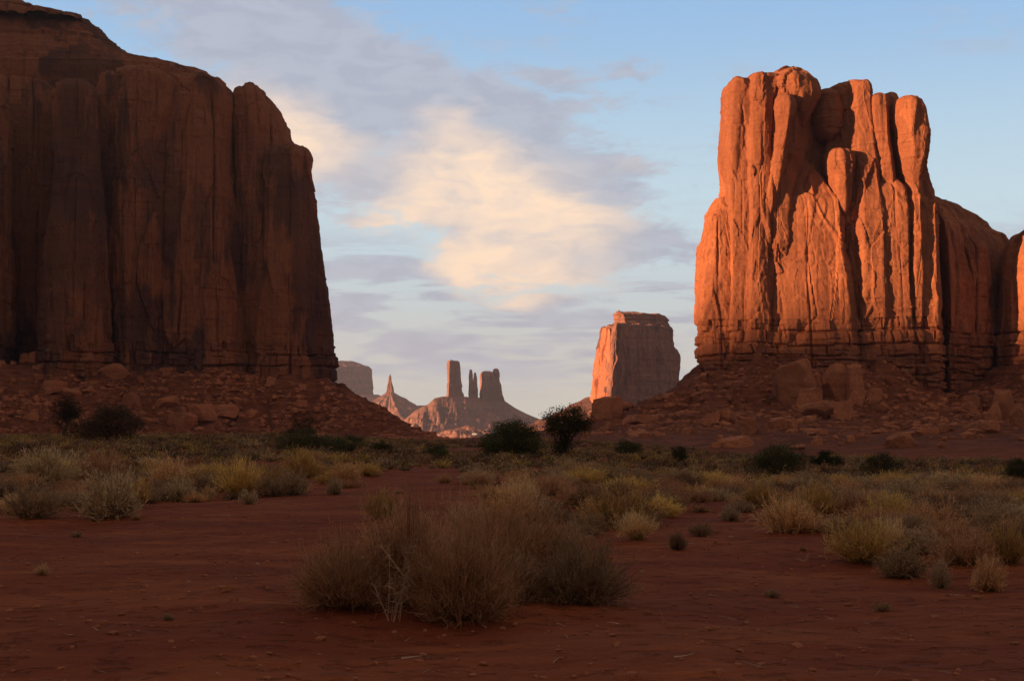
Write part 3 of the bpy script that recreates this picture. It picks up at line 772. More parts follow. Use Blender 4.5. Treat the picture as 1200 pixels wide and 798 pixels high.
# ---- unseen mesas added outside the frame to the west, shaped to keep the low sun off the valley floor
def west_shade_mesas():
    s = np.array([-math.cos(SUN_AZ), -math.sin(SUN_AZ)]); pdir = np.array([math.sin(SUN_AZ), -math.cos(SUN_AZ)])   # towards the sun / across
    D0 = 1180.0
    nu, nv = 260, 60
    u = np.linspace(-1150, 420, nu); v = np.linspace(0, 420, nv)
    UU, VV = np.meshgrid(u, v)
    lift = (D0 + 216) * math.tan(SUN_EL)
    H = lift + 30 + 4 * noise(UU / 60, UU * 0, UU * 0) + 130 * sstep(-435, -460, UU) * sstep(-720, -640, UU) + 16 * np.clip((UU + 369) / 73, 0, 1) + 40 * sstep(-290, -200, UU)  # tall stretch shaped to keep the left butte in shade
    H = np.where(UU < -720, 60 + (H - 60) * sstep(-900, -720, UU), H)
    H = H * sstep(420, 330, UU)
    prof = sstep(0, 30, VV) * sstep(420, 380, VV)
    Z = -40 + (H + 40) * prof
    X = s[0] * (D0 - 30 + VV) + pdir[0] * UU; Yv = s[1] * (D0 - 30 + VV) + pdir[1] * UU
    X = X + 6 * fbm(UU / 40, Z / 60, .3, 3); Yv = Yv + 6 * fbm(UU / 40, Z / 60, 8.3, 3)
    o = obj('shade_mesas', mesh_np('shade_mesas', np.stack([X, Yv, Z], -1).reshape(-1, 3), grid_faces(nv, nu, False)), M_C)
    tag(o, 'unseen mesas added west of the valley to shade it', kind='structure')


west_shade_mesas()

def haze():
    m = bpy.data.materials.new('haze_air'); m.use_nodes = True
    t = NT(m.node_tree)
    v = t.n('ShaderNodeVolumePrincipled')
    v.inputs['Color'].default_value = (.70, .82, 1, 1); v.inputs['Density'].default_value = HAZE; v.inputs['Anisotropy'].default_value = .2
    o = t.n('ShaderNodeOutputMaterial'); t.set(o.inputs['Volume'], v.outputs[0])
    x0, x1, y0, y1, z0, z1 = -8800, 8800, -8800, 8800, -75, 480
    V = [(x, y, z) for z in (z0, z1) for y in (y0, y1) for x in (x0, x1)]
    f = [(0, 2, 3, 1), (4, 5, 7, 6), (0, 1, 5, 4), (2, 6, 7, 3), (0, 4, 6, 2), (1, 3, 7, 5)]
    o = obj('haze', mesh_np('haze', V, np.array(f), smooth=False), m)
    tag(o, 'thin evening haze filling the valley air', kind='stuff')


HAZE = 0.5e-4
haze()
print('ROCK DONE')

# ------------------------------------------------------------------ boulders and rubble
def ico(sub):
    import bmesh
    bm = bmesh.new(); bmesh.ops.create_icosphere(bm, subdivisions=sub, radius=1)
    V = np.array([v.co[:] for v in bm.verts]); f = np.array([[v.index for v in q.verts] for q in bm.faces]); bm.free()
    return V, f


ICO5, ICO2, ICO1 = ico(5), ico(2), ico(1)


def rock_shape(base, seed, flat=1.0, cuts=13, rough=.03, blocky=False):
    V, f = base
    r = np.random.default_rng(seed)
    n = r.normal(size=(cuts, 3)); n /= np.linalg.norm(n, axis=1)[:, None]
    d = r.uniform(.5, .82, cuts)
    if blocky:      # a jointed block: three pairs of near-parallel faces and a few knocked-off corners
        ax = np.array([[1, 0, 0], [-1, 0, 0], [0, 1, 0], [0, -1, 0], [0, 0, 1], [0, 0, -1]], float) + r.normal(size=(6, 3)) * .14
        ax /= np.linalg.norm(ax, axis=1)[:, None]
        n = np.vstack([ax, n[:6]]); d = np.concatenate([r.uniform(.48, .60, 6), r.uniform(.72, .86, 6)])
    dots = V @ n.T
    s = np.where(dots > 1e-3, d[None] / np.maximum(dots, 1e-3), 9).min(1)
    Q = V * np.minimum(s, 1.0)[:, None]
    if rough:
        Q = Q * (1 + rough * fbm(V[:, 0] * 2.2 + seed, V[:, 1] * 2.2, V[:, 2] * 2.2, 5)[:, None])
    Q[:, 2] *= flat
    Q = Q + .0 * Q
    Q -= (Q.max(0) + Q.min(0)) / 2
    Q /= (Q.max(0) - Q.min(0)) / 2
    return Q, f


BVAR = [mesh_np('boulder', *rock_shape(ICO5, 100 + i, cuts=12 + i % 5, rough=.075, blocky=i % 2 == 0)[:2], smooth=False) for i in range(9)]
for q in BVAR: q.materials.append(M_B)
SVAR = [mesh_np('boulder', *rock_shape((ico(3)), 200 + i, rough=.09, blocky=i % 2 == 0)[:2], smooth=False) for i in range(8)]
for q in SVAR: q.materials.append(M_B)


def boulder(px, py, w, h, label, group=None, var=None, rz=None, tilt=0.0, name='boulder', lo=60.0, depth=1.0):
    p = hit(px, py, lo, 560)
    if p is None: return None
    m = w * p[1] / F / 2; hh = h * p[1] / F
    me = BVAR[(var if var is not None else random.randrange(9)) % 9] if w > 7 else random.choice(SVAR)
    o = bpy.data.objects.new(name, me); COL.objects.link(o)
    o.location = (p[0], p[1] + m * .6, p[2] + hh * .36)
    o.scale = (m * 1.04, m * depth, hh * .62)
    o.rotation_euler = (0, tilt, rz if rz is not None else 0)
    tag(o, label, 'boulder', group)
    return o


gR = 'boulders on the slope below the right butte'; gL = 'boulders on the slope below the left butte'
NB = [
 (935, 474, 54, 54, 'largest block of all, house-sized and square, leaning at the foot of the lit butte', gR, 0),
 (984, 470, 34, 46, 'tall upright slab-sided boulder right of the house-sized block', gR, 1),
 (1004, 466, 22, 38, 'narrow boulder pressed against the right side of the tall upright one', gR, 2),
 (957, 466, 14, 26, 'thin leaning boulder wedged between the two biggest blocks', gR, 3),
 (950, 477, 26, 22, 'dark squat boulder at the right foot of the house-sized block', gR, 4),
 (962, 489, 42, 19, 'long dark boulder below the pile of big blocks', gR, 5),
 (989, 490, 22, 22, 'rounded boulder at the bottom of the pile of big blocks', gR, 6),
 (1006, 477, 19, 19, 'rounded boulder on the right flank of the pile of big blocks', gR, 7),
 (1026, 470, 18, 16, 'lone boulder right of the pile of big blocks', gR, 8),
 (1057, 524, 31, 18, 'isolated blocky boulder low on the slope, above the dark shrubs', gR, 1),
 (862, 524, 36, 11, 'flat pale slab lying alone at the bottom of the right slope', gR, 4),
 (934, 527, 24, 6, 'thin flat slab just above the widest dark shrub', gR, 5),
 (850, 496, 28, 18, 'angular boulder with a shaded right side, left part of the right slope', gR, 3),
 (836, 496, 16, 14, 'boulder touching the left side of the angular shaded one', gR, 6),
 (829, 500, 13, 9, 'small boulder at the left end of the little cluster', gR, 7),
 (877, 508, 24, 18, 'rounded boulder standing alone below the left part of the cliff', gR, 8),
 (913, 504, 20, 15, 'boulder half buried under the house-sized block', gR, 0),
 (928, 503, 13, 12, 'small boulder right beside the half-buried one', gR, 2),
 (1165, 496, 20, 26, 'tilted boulder leftmost of the heap at the right edge', gR, 3),
 (1178, 492, 24, 36, 'tall tilted slab in the middle of the heap at the right edge', gR, 5),
 (1196, 500, 20, 28, 'boulder cut by the right edge of the view', gR, 1),
 (1162, 507, 26, 15, 'low boulder in front of the heap at the right edge', gR, 7),
 (1142, 482, 24, 20, 'half-sunk boulder upslope of the heap at the right edge', gR, 8),
 (1095, 492, 15, 10, 'small boulder in the gully under the shaded shoulder', gR, 2),
 (1107, 506, 12, 9, 'small block below the gully under the shaded shoulder', gR, 4),
 (1139, 511, 10, 9, 'small cubic block left of the heap at the right edge', gR, 0),
 (1087, 508, 27, 9, 'low wide rock between the isolated block and the gully', gR, 6),
 (712, 492, 32, 29, 'big rounded boulder on the left end of the right slope, under the capped butte', gR, 2),
 (731, 481, 26, 11, 'dark boulder upslope of the big rounded one under the capped butte', gR, 5),
 (756, 495, 44, 9, 'long low ledge-like rock on the left end of the right slope', gR, 4),
 (128, 443, 34, 18, 'pale wide boulder high on the left slope, against the cliff foot', gL, 1),
 (124, 426, 11, 11, 'pointed boulder perched above the pale wide one', gL, 3),
 (138, 424, 10, 9, 'small boulder perched beside the pointed one at the cliff foot', gL, 6),
 (27, 425, 10, 12, 'upright block at the cliff foot near the left edge', gL, 0),
 (38, 425, 10, 14, 'upright block just right of another one near the left edge', gL, 2),
 (60, 461, 25, 15, 'wide boulder in the middle of the left slope, above the leaning tree', gL, 4),
 (82, 466, 22, 10, 'low boulder just above the crown of the leaning tree', gL, 5),
 (37, 495, 14, 11, 'orange-tinted boulder at the slope foot near the left edge', gL, 7),
 (153, 478, 20, 18, 'rounded boulder above the broad bush', gL, 8),
 (157, 491, 11, 11, 'small boulder right above the top of the broad bush', gL, 1),
 (197, 477, 34, 12, 'long pale boulder lying across the middle of the left slope', gL, 3),
 (212, 501, 28, 20, 'cracked pale boulder at the bottom of the left slope', gL, 6),
 (235, 495, 29, 22, 'largest boulder of the left slope, right of the cracked pale one', gL, 0),
 (262, 489, 27, 14, 'boulder to the right of the largest one on the left slope', gL, 2),
 (295, 489, 15, 9, 'lone small boulder below the detached pillar', gL, 7),
 (190, 463, 14, 9, 'small boulder upslope of the long pale one', gL, 5),
 (351, 478, 15, 8, 'small dark boulder below the ledges of the detached pillar', gL, 4),
 (372, 505, 16, 8, 'flat rock low on the smooth spur below the detached pillar', gL, 8)]
for q in NB:
    boulder(q[0], q[1], q[2], q[3], q[4], q[5], q[6], rz=random.uniform(-.7, .7), tilt=random.uniform(-.18, .18), lo=120)


def scatter_boulders():
    r = np.random.default_rng(11)
    spots = []
    n = 0
    while n < 290:
        if r.random() < .5: px, py = r.uniform(-20, 480), r.uniform(425, 508)
        else: px, py = r.uniform(700, 1215), r.uniform(440, 525)
        if r.random() > .35 + .65 * (noise(px / 45., py / 18., .5) > 0): continue
        if px > 330 and px < 600 and py < 445 + (px - 330) * .42: continue
        if 600 < px < 820 and py < 500 - (px - 680) * .36: continue
        w = 3.2 + 8.5 * r.random() ** 2.6
        left = px < 600
        boulder(px, py, w, w * r.uniform(.5, .9), 'small red boulder among the rubble below the left butte' if left else 'small red boulder among the rubble below the right butte',
                'small boulders in the left rubble' if left else 'small boulders in the right rubble', rz=r.uniform(-3, 3), tilt=r.uniform(-.2, .2), lo=120)
        n += 1


scatter_boulders()


def pebbles(name, pts, sizes, mat, label, base=ICO1, seed=0, flat=(.4, .8)):
    """many loose stones that nobody could count, as one object"""
    r = np.random.default_rng(seed)
    V0, f0 = base; nv = len(V0); N = len(pts)
    shapes = np.array([rock_shape(base, 300 + i, cuts=9, rough=.12)[0] for i in range(12)])
    ch = shapes[r.integers(0, 12, N)]
    a = r.uniform(0, 6.28, N); ca, sa = np.cos(a)[:, None], np.sin(a)[:, None]
    sx = sizes * r.uniform(.7, 1.3, N); sy = sizes * r.uniform(.7, 1.3, N); sz = sizes * r.uniform(*flat, N)
    x = ch[..., 0] * sx[:, None]; y = ch[..., 1] * sy[:, None]
    V = np.stack([x * ca - y * sa + pts[:, 0:1], x * sa + y * ca + pts[:, 1:2], ch[..., 2] * sz[:, None] + pts[:, 2:3]], -1).reshape(-1, 3)
    f = (f0[None] + (np.arange(N) * nv)[:, None, None]).reshape(-1, 3)
    o = obj(name, mesh_np(name, V, f, smooth=False), mat)
    return tag(o, label, kind='stuff')


def rubble():
    r = np.random.default_rng(5)
    N = 52000
    x = np.concatenate([r.uniform(-200, 30, N), r.uniform(5, 210, N)]); y = np.concatenate([r.uniform(330, 500, N), r.uniform(150, 430, N)])
    dl = poly_dist(x, y, POLY_L); dr = poly_dist(x, y, POLY_R)
    cl = noise(x / 9, y / 9, .5) + .5 * noise(x / 3, y / 3, 4.5)
    keep = ((dl > 0) & (dl < 75) & (x < 20) | (dr > 0) & (dr < 230 * r.random(2 * N) ** 1.5) & (x > 10)) & (np.abs(x / y) < .39) & (cl > .12 - .35 * r.random(2 * N))
    x, y = x[keep], y[keep]
    s = .15 + 1.1 * r.random(len(x)) ** 5
    z = gh(x, y) + s * .15
    print('rubble', len(x))
    pebbles('rubble', np.stack([x, y, z], -1), s, M_B, 'loose red rubble and broken slabs over the slopes below the two near buttes', seed=3)
    # little stones and clods on the sand near the camera
    N = 6500
    a = r.uniform(-.40, .40, N); d = 5 + 45 * r.random(N) ** 1.6
    x, y = d * np.sin(a), d * np.cos(a); s = .005 + .028 * r.random(N) ** 5
    pebbles('pebbles', np.stack([x, y, gh(x, y) + s * .3], -1), s, M_B, 'small reddish pebbles and clods scattered on the bare sand', seed=4)


rubble()


def litter():
    r = np.random.default_rng(8); N = 900
    a = r.uniform(-.40, .40, N); d = 6 + 40 * r.random(N) ** 1.5
    x, y = d * np.sin(a), d * np.cos(a)
    T = np.stack([np.cos(q := r.uniform(0, 6.28, N)), np.sin(q), r.uniform(0, .15, N)], -1); T /= np.linalg.norm(T, axis=1)[:, None]
    P0 = np.stack([x, y, gh(x, y) + .012], -1)
    V, f, _ = ribbons(P0, T, r.uniform(.03, .2, N), r.uniform(.004, .011, N), r, .3, 3)
    c = np.repeat(np.array([(.55, .40, .25), (.36, .24, .14), (.16, .10, .07)])[r.integers(0, 3, N)], 8, 0)
    o = obj('litter', mesh_np('litter', V, f, cols=c), M_W)
    tag(o, 'dry twigs and straw scattered over the sand', kind='stuff')


p = hit(262, 693, 4, 30)
o = obj('stone', mesh_np('stone', *rock_shape(ICO5, 555, cuts=10)[:2]), M_B); o.location = (p[0], p[1], p[2] + .02); o.scale = (.075, .05, .035)
tag(o, 'single fist-sized red stone lying on the bare sand left of the big brush clump', 'stone')

# ------------------------------------------------------------------ shrubs
PAL = dict(rabbitbrush=[(.44, .265, .09), (.58, .38, .13), (.76, .54, .19), (.31, .19, .08)],
           sagebrush=[(.30, .205, .12), (.40, .29, .175), (.22, .15, .095), (.48, .36, .225)],
           dry_bush=[(.38, .20, .105), (.50, .29, .145), (.28, .15, .08), (.64, .41, .22)],
           dark_bush=[(.21, .13, .078), (.29, .19, .11), (.16, .10, .062), (.38, .26, .155)],
           straw_bush=[(.56, .39, .20), (.68, .50, .27), (.42, .28, .15), (.50, .35, .19)])


def ribbons(P0, T, L, w, r, bend=.15, seg=3, droop=0.0):
    """curved tapering ribbons starting at P0 along T; returns verts, quads, points along them"""
    n = len(P0)
    side = np.cross(T, r.normal(size=(n, 3))); side /= np.linalg.norm(side, axis=1)[:, None] + 1e-9
    b = np.cross(T, side)
    bd = r.normal(size=(n, 1)) * bend
    ts = np.linspace(0, 1, seg + 1)
    pts = np.stack([P0 + T * (L * t)[:, None] + b * bd * (L * t * t)[:, None] + np.array([0, 0, -droop]) * (L * t * t)[:, None] for t in ts], 1)
    ww = w[:, None] * (1 - .75 * ts)[None]
    A = pts + side[:, None] * ww[..., None] / 2; B = pts - side[:, None] * ww[..., None] / 2
    V = np.stack([A, B], 2).reshape(-1, 3)
    i = np.arange(n)[:, None] * (2 * (seg + 1)) + np.arange(seg)[None] * 2
    f = np.stack([i, i + 1, i + 3, i + 2], -1).reshape(-1, 4)
    return V, f, pts


def shrub_mesh(kind, seed, n1, n2, n3, w, H=.62, openness=1.0, upright=0.0, leaf=0.0):
    """unit shrub (half width 1): main stems from the root crown, twigs on them and fine sprigs on those"""
    r = np.random.default_rng(seed)
    pal = np.minimum(np.array(PAL[kind]) * np.array([1.04, .95, .80]) * (1.18 if n1 < 300 else .95), .82)
    az = r.uniform(0, 2 * math.pi, n1); ph = np.arccos(1 - r.random(n1) * (.93 - .4 * upright)) * (1 - .25 * upright)
    lob = 1 + .22 * np.sin(az * 2 + seed) + .16 * np.sin(az * 3 + seed * 2.3) + .13 * np.sin(az * 5 + seed * 1.7) + .18 * np.sin(ph * 5 + seed) * np.sin(az * 2 + seed * 3)
    L1 = r.uniform(.55, .95, n1) * lob
    E = np.stack([np.sin(ph) * np.cos(az), np.sin(ph) * np.sin(az), np.cos(ph) * H * 1.0 + .03], -1) * L1[:, None]
    B0 = np.stack([np.cos(az), np.sin(az), 0 * az], -1) * (r.random(n1) ** .5 * .22)[:, None]; B0[:, 2] = -.02
    D = E - B0; l = np.linalg.norm(D, axis=1); T = D / l[:, None]
    Vs, Fs, Cs = [], [], []
    off = 0

    def add(V, f, c):
        nonlocal off
        Vs.append(V); Fs.append(f + off); off += len(V); Cs.append(c)
    V, f, p1 = ribbons(B0, T, l, w * r.uniform(1.2, 2.0, n1), r, .22, 4, -.08)
    add(V, f, np.repeat(pal[r.choice([0, 2], n1)] * .6, 10, 0))
    # twigs
    i = r.integers(0, n1, n2); t = r.uniform(.25, 1, n2) ** .7
    k = np.clip((t * 4).astype(int), 0, 3); fr = (t * 4 - k)[:, None]
    S0 = p1[i, k] * (1 - fr) + p1[i, k + 1] * fr
    T2 = T[i] + r.normal(size=(n2, 3)) * .42 + np.array([0, 0, .25 + .5 * upright]); T2 /= np.linalg.norm(T2, axis=1)[:, None]
    l2 = r.uniform(.14, .38, n2) * (1.2 - .5 * t)
    V, f, p2 = ribbons(S0, T2, l2, w * r.uniform(.7, 1.2, n2), r, .25, 2)
    add(V, f, np.repeat(pal[r.choice([0, 1, 2, 3], n2, p=[.35, .3, .25, .1])], 6, 0))
    if n3:
        i = r.integers(0, n2, n3); k = r.integers(1, 3, n3)
        S1 = p2[i, k]; T3 = T2[i] + r.normal(size=(n3, 3)) * .55 + np.array([0, 0, .15]); T3 /= np.linalg.norm(T3, axis=1)[:, None]
        V, f, _ = ribbons(S1, T3, r.uniform(.05, .15, n3), w * r.uniform(.5, 1.0, n3) * (1 + leaf), r, .3, 1)
        add(V, f, np.repeat(pal[r.choice([1, 2, 3], n3, p=[.45, .2, .35])], 4, 0))
    V = np.vstack(Vs); V[:, 2] = np.maximum(V[:, 2], -.03)
    me = mesh_np(kind, V, np.vstack(Fs), smooth=False, cols=np.vstack(Cs)); me.materials.append(M_V)
    return me


litter()
KSET = dict(rabbitbrush=dict(H=.74, upright=.25, leaf=.5), sagebrush=dict(H=.70, leaf=1.2), dry_bush=dict(H=.66), dark_bush=dict(H=.68, leaf=.5), straw_bush=dict(H=.78, upright=.4))
MID = {k: [shrub_mesh(k, 20 * i + 3, 260, 1500, 2400, .016, **a) for i in range(4)] for k, a in KSET.items()}
FAR = {k: [shrub_mesh(k, 50 * i + 9, 120, 420, 520, .034, **a) for i in range(3)] for k, a in KSET.items()}
CATS = dict(rabbitbrush='rabbitbrush', sagebrush='sagebrush', dry_bush='dry bush', dark_bush='bush', straw_bush='grassy bush')


def shrub(kind, px, py, w, h, label, group=None, me=None, rz=None, lo=5):
    p = hit(px, py, lo, 300)
    if p is None: return None
    m = w * p[1] / F / 2; hh = h * p[1] / F
    near = w > 26
    me = me or random.choice((MID if near else FAR)[kind])
    o = bpy.data.objects.new(kind, me); COL.objects.link(o)
    o.location = (p[0], p[1] + m * .5, float(gh(np.array([p[0]]), np.array([p[1] + m * .5]))[0]))
    o.scale = (m * .90, m * .88, hh / (KSET[kind]['H'] * 1.28))
    o.rotation_euler = (0, 0, rz if rz is not None else random.uniform(0, 6.28))
    return tag(o, label, CATS[kind], group)


def big(kind, seed, n, px, py, w, h, label, **k):
    a = dict(KSET[kind]); a.update(k)
    p = hit(px, py, 5, 60); wd = .0042 / (w * p[1] / F / 2)
    return shrub(kind, px, py, w, h, label, 'bushes of the large foreground clump', me=shrub_mesh(kind, seed, n, n * 7, n * 14, wd, **a), rz=0)


big('dry_bush', 501, 560, 400, 718, 176, 92, 'tan wiry bush at the left end of the big foreground clump')
big('dry_bush', 507, 460, 474, 714, 130, 112, 'tan brown bush, tallest of the big foreground clump, behind the bleached stalks', H=.8)
big('dry_bush', 502, 680, 545, 734, 176, 108, 'darker brown tangled bush in the middle front of the big foreground clump', H=.68)
big('dark_bush', 508, 260, 612, 708, 92, 62, 'dark tangled bush joining the middle of the foreground clump to its right end')
big('dark_bush', 503, 460, 684, 710, 128, 84, 'low dark grey-brown bush at the right end of the big foreground clump')
big('dry_bush', 504, 440, 590, 668, 150, 92, 'brown bush behind the middle of the big foreground clump')
big('dry_bush', 509, 320, 654, 664, 96, 60, 'rusty brown bush behind the right end of the foreground clump')
big('dry_bush', 505, 360, 480, 668, 130, 78, 'brown bush half hidden behind the tallest bush of the clump')
big('straw_bush', 506, 200, 548, 640, 74, 60, 'thin straw-coloured tuft poking up behind the brown foreground bushes')
NS = [
 ('rabbitbrush', 446, 609, 52, 36, 'small round yellowish bush alone on the sand left behind the foreground clump'),
 ('rabbitbrush', 728, 618, 104, 52, 'brightest yellow-green bush, broad and domed, right behind the foreground clump'),
 ('straw_bush', 748, 634, 62, 38, 'pale straw-coloured bush at the front right foot of the bright yellow one'),
 ('dry_bush', 600, 612, 90, 46, 'rusty brown bush up behind the foreground clump'),
 ('straw_bush', 610, 590, 70, 34, 'pale bush with a light crest behind the rusty brown one'),
 ('dark_bush', 795, 645, 30, 24, 'tiny sparse dark tuft on the sand right of the pale straw bush'),
 ('dark_bush', 822, 629, 36, 18, 'low dark brown tuft alone on the sand between centre and right'),
 ('sagebrush', 857, 611, 34, 20, 'little grey bush at the left tip of the right-hand brush'),
 ('dark_bush', 30, 609, 78, 46, 'dark bush with yellowish top at the far left edge of the sand'),
 ('sagebrush', 122, 609, 98, 58, 'large dark grey-green bush with a yellow crest at the left edge of the sand'),
 ('rabbitbrush', 150, 596, 60, 42, 'yellow-crested bush just behind the large dark grey-green one'),
 ('sagebrush', 208, 588, 46, 32, 'small round grey bush in the left row along the sand'),
 ('straw_bush', 242, 587, 24, 20, 'tiny tuft right of the small round grey bush'),
 ('dry_bush', 195, 573, 74, 42, 'brown domed bush behind the small round grey one'),
 ('rabbitbrush', 277, 582, 68, 46, 'tall yellow-green bush in the left row along the sand'),
 ('sagebrush', 290, 591, 26, 20, 'tiny grey tuft at the foot of the tall yellow-green bush'),
 ('sagebrush', 340, 581, 46, 32, 'grey-green bush near the right end of the left row'),
 ('sagebrush', 391, 580, 28, 20, 'small bush at the right end of the left row along the sand'),
 ('rabbitbrush', 352, 560, 62, 34, 'yellowish bush just behind the right end of the left row'),
 ('dry_bush', 402, 566, 50, 28, 'brown bush behind the small end bush of the left row'),
 ('dry_bush', 110, 560, 70, 36, 'brown bush behind the large dark grey-green one at the left'),
 ('sagebrush', 50, 568, 90, 44, 'broad dull bush at the left edge behind the front row'),
 ('rabbitbrush', 1018, 664, 112, 54, 'broad yellow-green bush at the left front of the right-hand brush'),
 ('straw_bush', 1048, 652, 60, 46, 'light-tipped bush joined to the right side of the broad yellow-green one'),
 ('dark_bush', 1062, 679, 76, 44, 'round grey-brown twiggy bush in front of the broad yellow-green one'),
 ('sagebrush', 1105, 690, 32, 36, 'sparse pale grey tuft right of the round twiggy bush'),
 ('dry_bush', 1163, 694, 58, 44, 'wispy open brown bush nearest the right edge on the sand'),
 ('dry_bush', 1140, 664, 92, 48, 'brown bush behind the pale grey tuft at the right'),
 ('rabbitbrush', 1190, 662, 60, 50, 'dull green bush cut by the right edge of the view'),
 ('dry_bush', 932, 626, 96, 46, 'broad brown-grey bush left of the yellow-green ones at the right'),
 ('rabbitbrush', 960, 606, 80, 42, 'pale green bush right behind the broad brown-grey one'),
 ('rabbitbrush', 1048, 614, 74, 36, 'small bright yellow bush behind the broad yellow-green one'),
 ('dry_bush', 1010, 606, 70, 36, 'brown bush between the pale green and the bright yellow ones'),
 ('dry_bush', 1100, 622, 90, 40, 'wide rust-brown bush in the middle of the right-hand brush'),
 ('sagebrush', 1175, 620, 80, 36, 'wide grey bush near the right edge, second row'),
 ('rabbitbrush', 895, 596, 60, 34, 'yellowish bush at the left end of the right-hand brush'),
 ('dark_bush', 690, 596, 60, 32, 'dark bush just left behind the brightest yellow-green one'),
 ('dry_bush', 520, 566, 28, 12, 'small tan mound of a bush on the edge of the open sand in the centre'),
]
for q in NS: shrub(*q, group='named bushes along the edge of the sand')


def field(px, py):
    lim = np.interp(px, [-100, 0, 180, 330, 410, 450, 540, 575, 640, 780, 830, 960, 1010, 1080, 1300], [600, 598, 586, 576, 570, 552, 548, 600, 640, 606, 590, 612, 640, 655, 662])
    top = np.interp(px, [-100, 300, 480, 640, 760, 860, 1000, 1300], [507, 511, 514, 516, 522, 531, 538, 544])
    return py < lim and py > top


def brush_field():
    r = np.random.default_rng(21)
    cand = []
    zt = np.linspace(14, 240, 200)
    zt_v = [gh((-380 + 40 * i - 600) / F * zt, zt, False) for i in range(50)]
    tries = 0
    G = {}
    while len(cand) < 5600 and tries < 110000:
        tries += 1
        px = r.uniform(-330, 1500); D = 16 * (230 / 16) ** (r.random() ** .62)
        x = (px - 600) / F * D
        z = float(np.interp(D, zt, zt_v[int(np.clip((px + 400) / 40, 0, 49))]))
        py = 488 + (1.6 - z) / D * F
        if not field(px, py) or ((px < -30 or px > 1230) and D < 22): continue
        if noise(x / (5 + D / 9), D / (5 + D / 9), 1.5) < (-.30 if D < 50 else -.62): continue
        m = r.uniform(.26, .62) * (1.0 if D < 60 else 1.1)
        gk = (int(x // 1.5), int(D // 1.5))
        nb_ = [c for a in (-1, 0, 1) for b in (-1, 0, 1) for c in G.get((gk[0] + a, gk[1] + b), ())]
        if any((x - c[0]) ** 2 + (D - c[1]) ** 2 < ((.84 if D < 70 else .58) * (m + c[2])) ** 2 for c in nb_): continue
        cand.append((x, D, m, px, py)); G.setdefault(gk, []).append(cand[-1])
    cand.sort(key=lambda c: c[1] / c[2])
    kinds = ['rabbitbrush', 'sagebrush', 'dry_bush', 'dark_bush', 'straw_bush']
    word = dict(rabbitbrush='dull yellow-green bush', sagebrush='grey-green sagebrush', dry_bush='brown dry bush', dark_bush='dark low bush', straw_bush='straw-coloured grassy tuft')
    rest = {}
    count = 0
    for x, D, m, px, py in cand:
        nn = noise(x / 9, D / 9, 7.5) + r.normal() * .35
        kd = 'rabbitbrush' if nn > .40 else 'sagebrush' if nn > .08 else 'dry_bush' if nn > -.30 else 'dark_bush'
        if r.random() < .04: kd = 'straw_bush'
        z = float(gh(np.array([x]), np.array([D]))[0])
        hz = m * r.uniform(.58, .85)
        if count < 240 and -30 < px < 1230:
            count += 1
            me = (MID if D < 42 else FAR)[kd]; me = me[r.integers(len(me))]
            o = bpy.data.objects.new(kd, me); COL.objects.link(o)
            o.location = (x, D, z); o.scale = (m, m, hz); o.rotation_euler = (0, 0, r.uniform(0, 6.28))
            side = 'in the brush below the dark butte' if px < 420 else 'behind the foreground clump' if px < 800 else 'in the brush below the lit butte'
            dep = 'in the front rows' if D < 38 else 'farther back'
            tag(o, f'{word[kd]} {dep} {side}', CATS[kd], f'{word[kd]}s {dep} {side}')
        else:
            rest.setdefault(kd, []).append((x, D, z, m, hz, r.uniform(0, 6.28)))
    Vs, Fs, Cs, off = [], [], [], 0
    tiny = {k: [shrub_mesh(k, 70 * i + 5, 46, 130, 120, .075, **KSET[k]) for i in range(3)] for k in kinds}
    cache = {}
    for k in kinds:
        for j, me in enumerate(tiny[k]):
            V = np.empty(len(me.vertices) * 3, np.float32); me.vertices.foreach_get('co', V)
            c = np.empty(len(me.vertices) * 4, np.float32); me.color_attributes['tint'].data.foreach_get('color', c)
            f = np.empty(len(me.loops), np.int32); me.loops.foreach_get('vertex_index', f)
            cache[k, j] = (V.reshape(-1, 3), f.reshape(-1, 4), c.reshape(-1, 4)[:, :3])
            bpy.data.meshes.remove(me)
    for k, lst in rest.items():
        for x, D, z, m, hz, a in lst:
            V, f, c = cache[k, int(r.integers(3))]
            Q = np.stack([(V[:, 0] * math.cos(a) - V[:, 1] * math.sin(a)) * m + x, (V[:, 0] * math.sin(a) + V[:, 1] * math.cos(a)) * m + D, V[:, 2] * hz + z], -1)
            Vs.append(Q); Fs.append(f + off); Cs.append(c * np.array([.66, .66, .68]) * r.uniform(.6, 1.2)); off += len(Q)
    o = obj('scrub', mesh_np('scrub', np.vstack(Vs), np.vstack(Fs), smooth=False, cols=np.vstack(Cs)), M_V)
    tag(o, 'far belt of low desert brush too dense to count, in front of the slopes', kind='stuff')
    print('brush', count, sum(map(len, rest.values())))


brush_field()


def sprigs():
    r = np.random.default_rng(77)
    n = 0
    while n < 14:
        px, py = r.uniform(5, 1195), 572 + 190 * r.random() ** 1.6
        if field(px, py + 4) or (310 < px < 750 and 600 < py < 745): continue
        kd = ('dark_bush', 'straw_bush', 'dry_bush')[int(r.integers(3))]
        p = hit(px, py, 5, 120); m = r.uniform(.04, .11)
        o = bpy.data.objects.new('sprig', FAR[kd][int(r.integers(3))]); COL.objects.link(o)
        o.location = p; o.scale = (m, m, m * 1.1); o.rotation_euler = (0, 0, r.uniform(0, 6))
        tag(o, 'tiny dry sprig growing alone on the bare red sand', 'sprig', 'tiny sprigs on the bare sand')
        n += 1


sprigs()


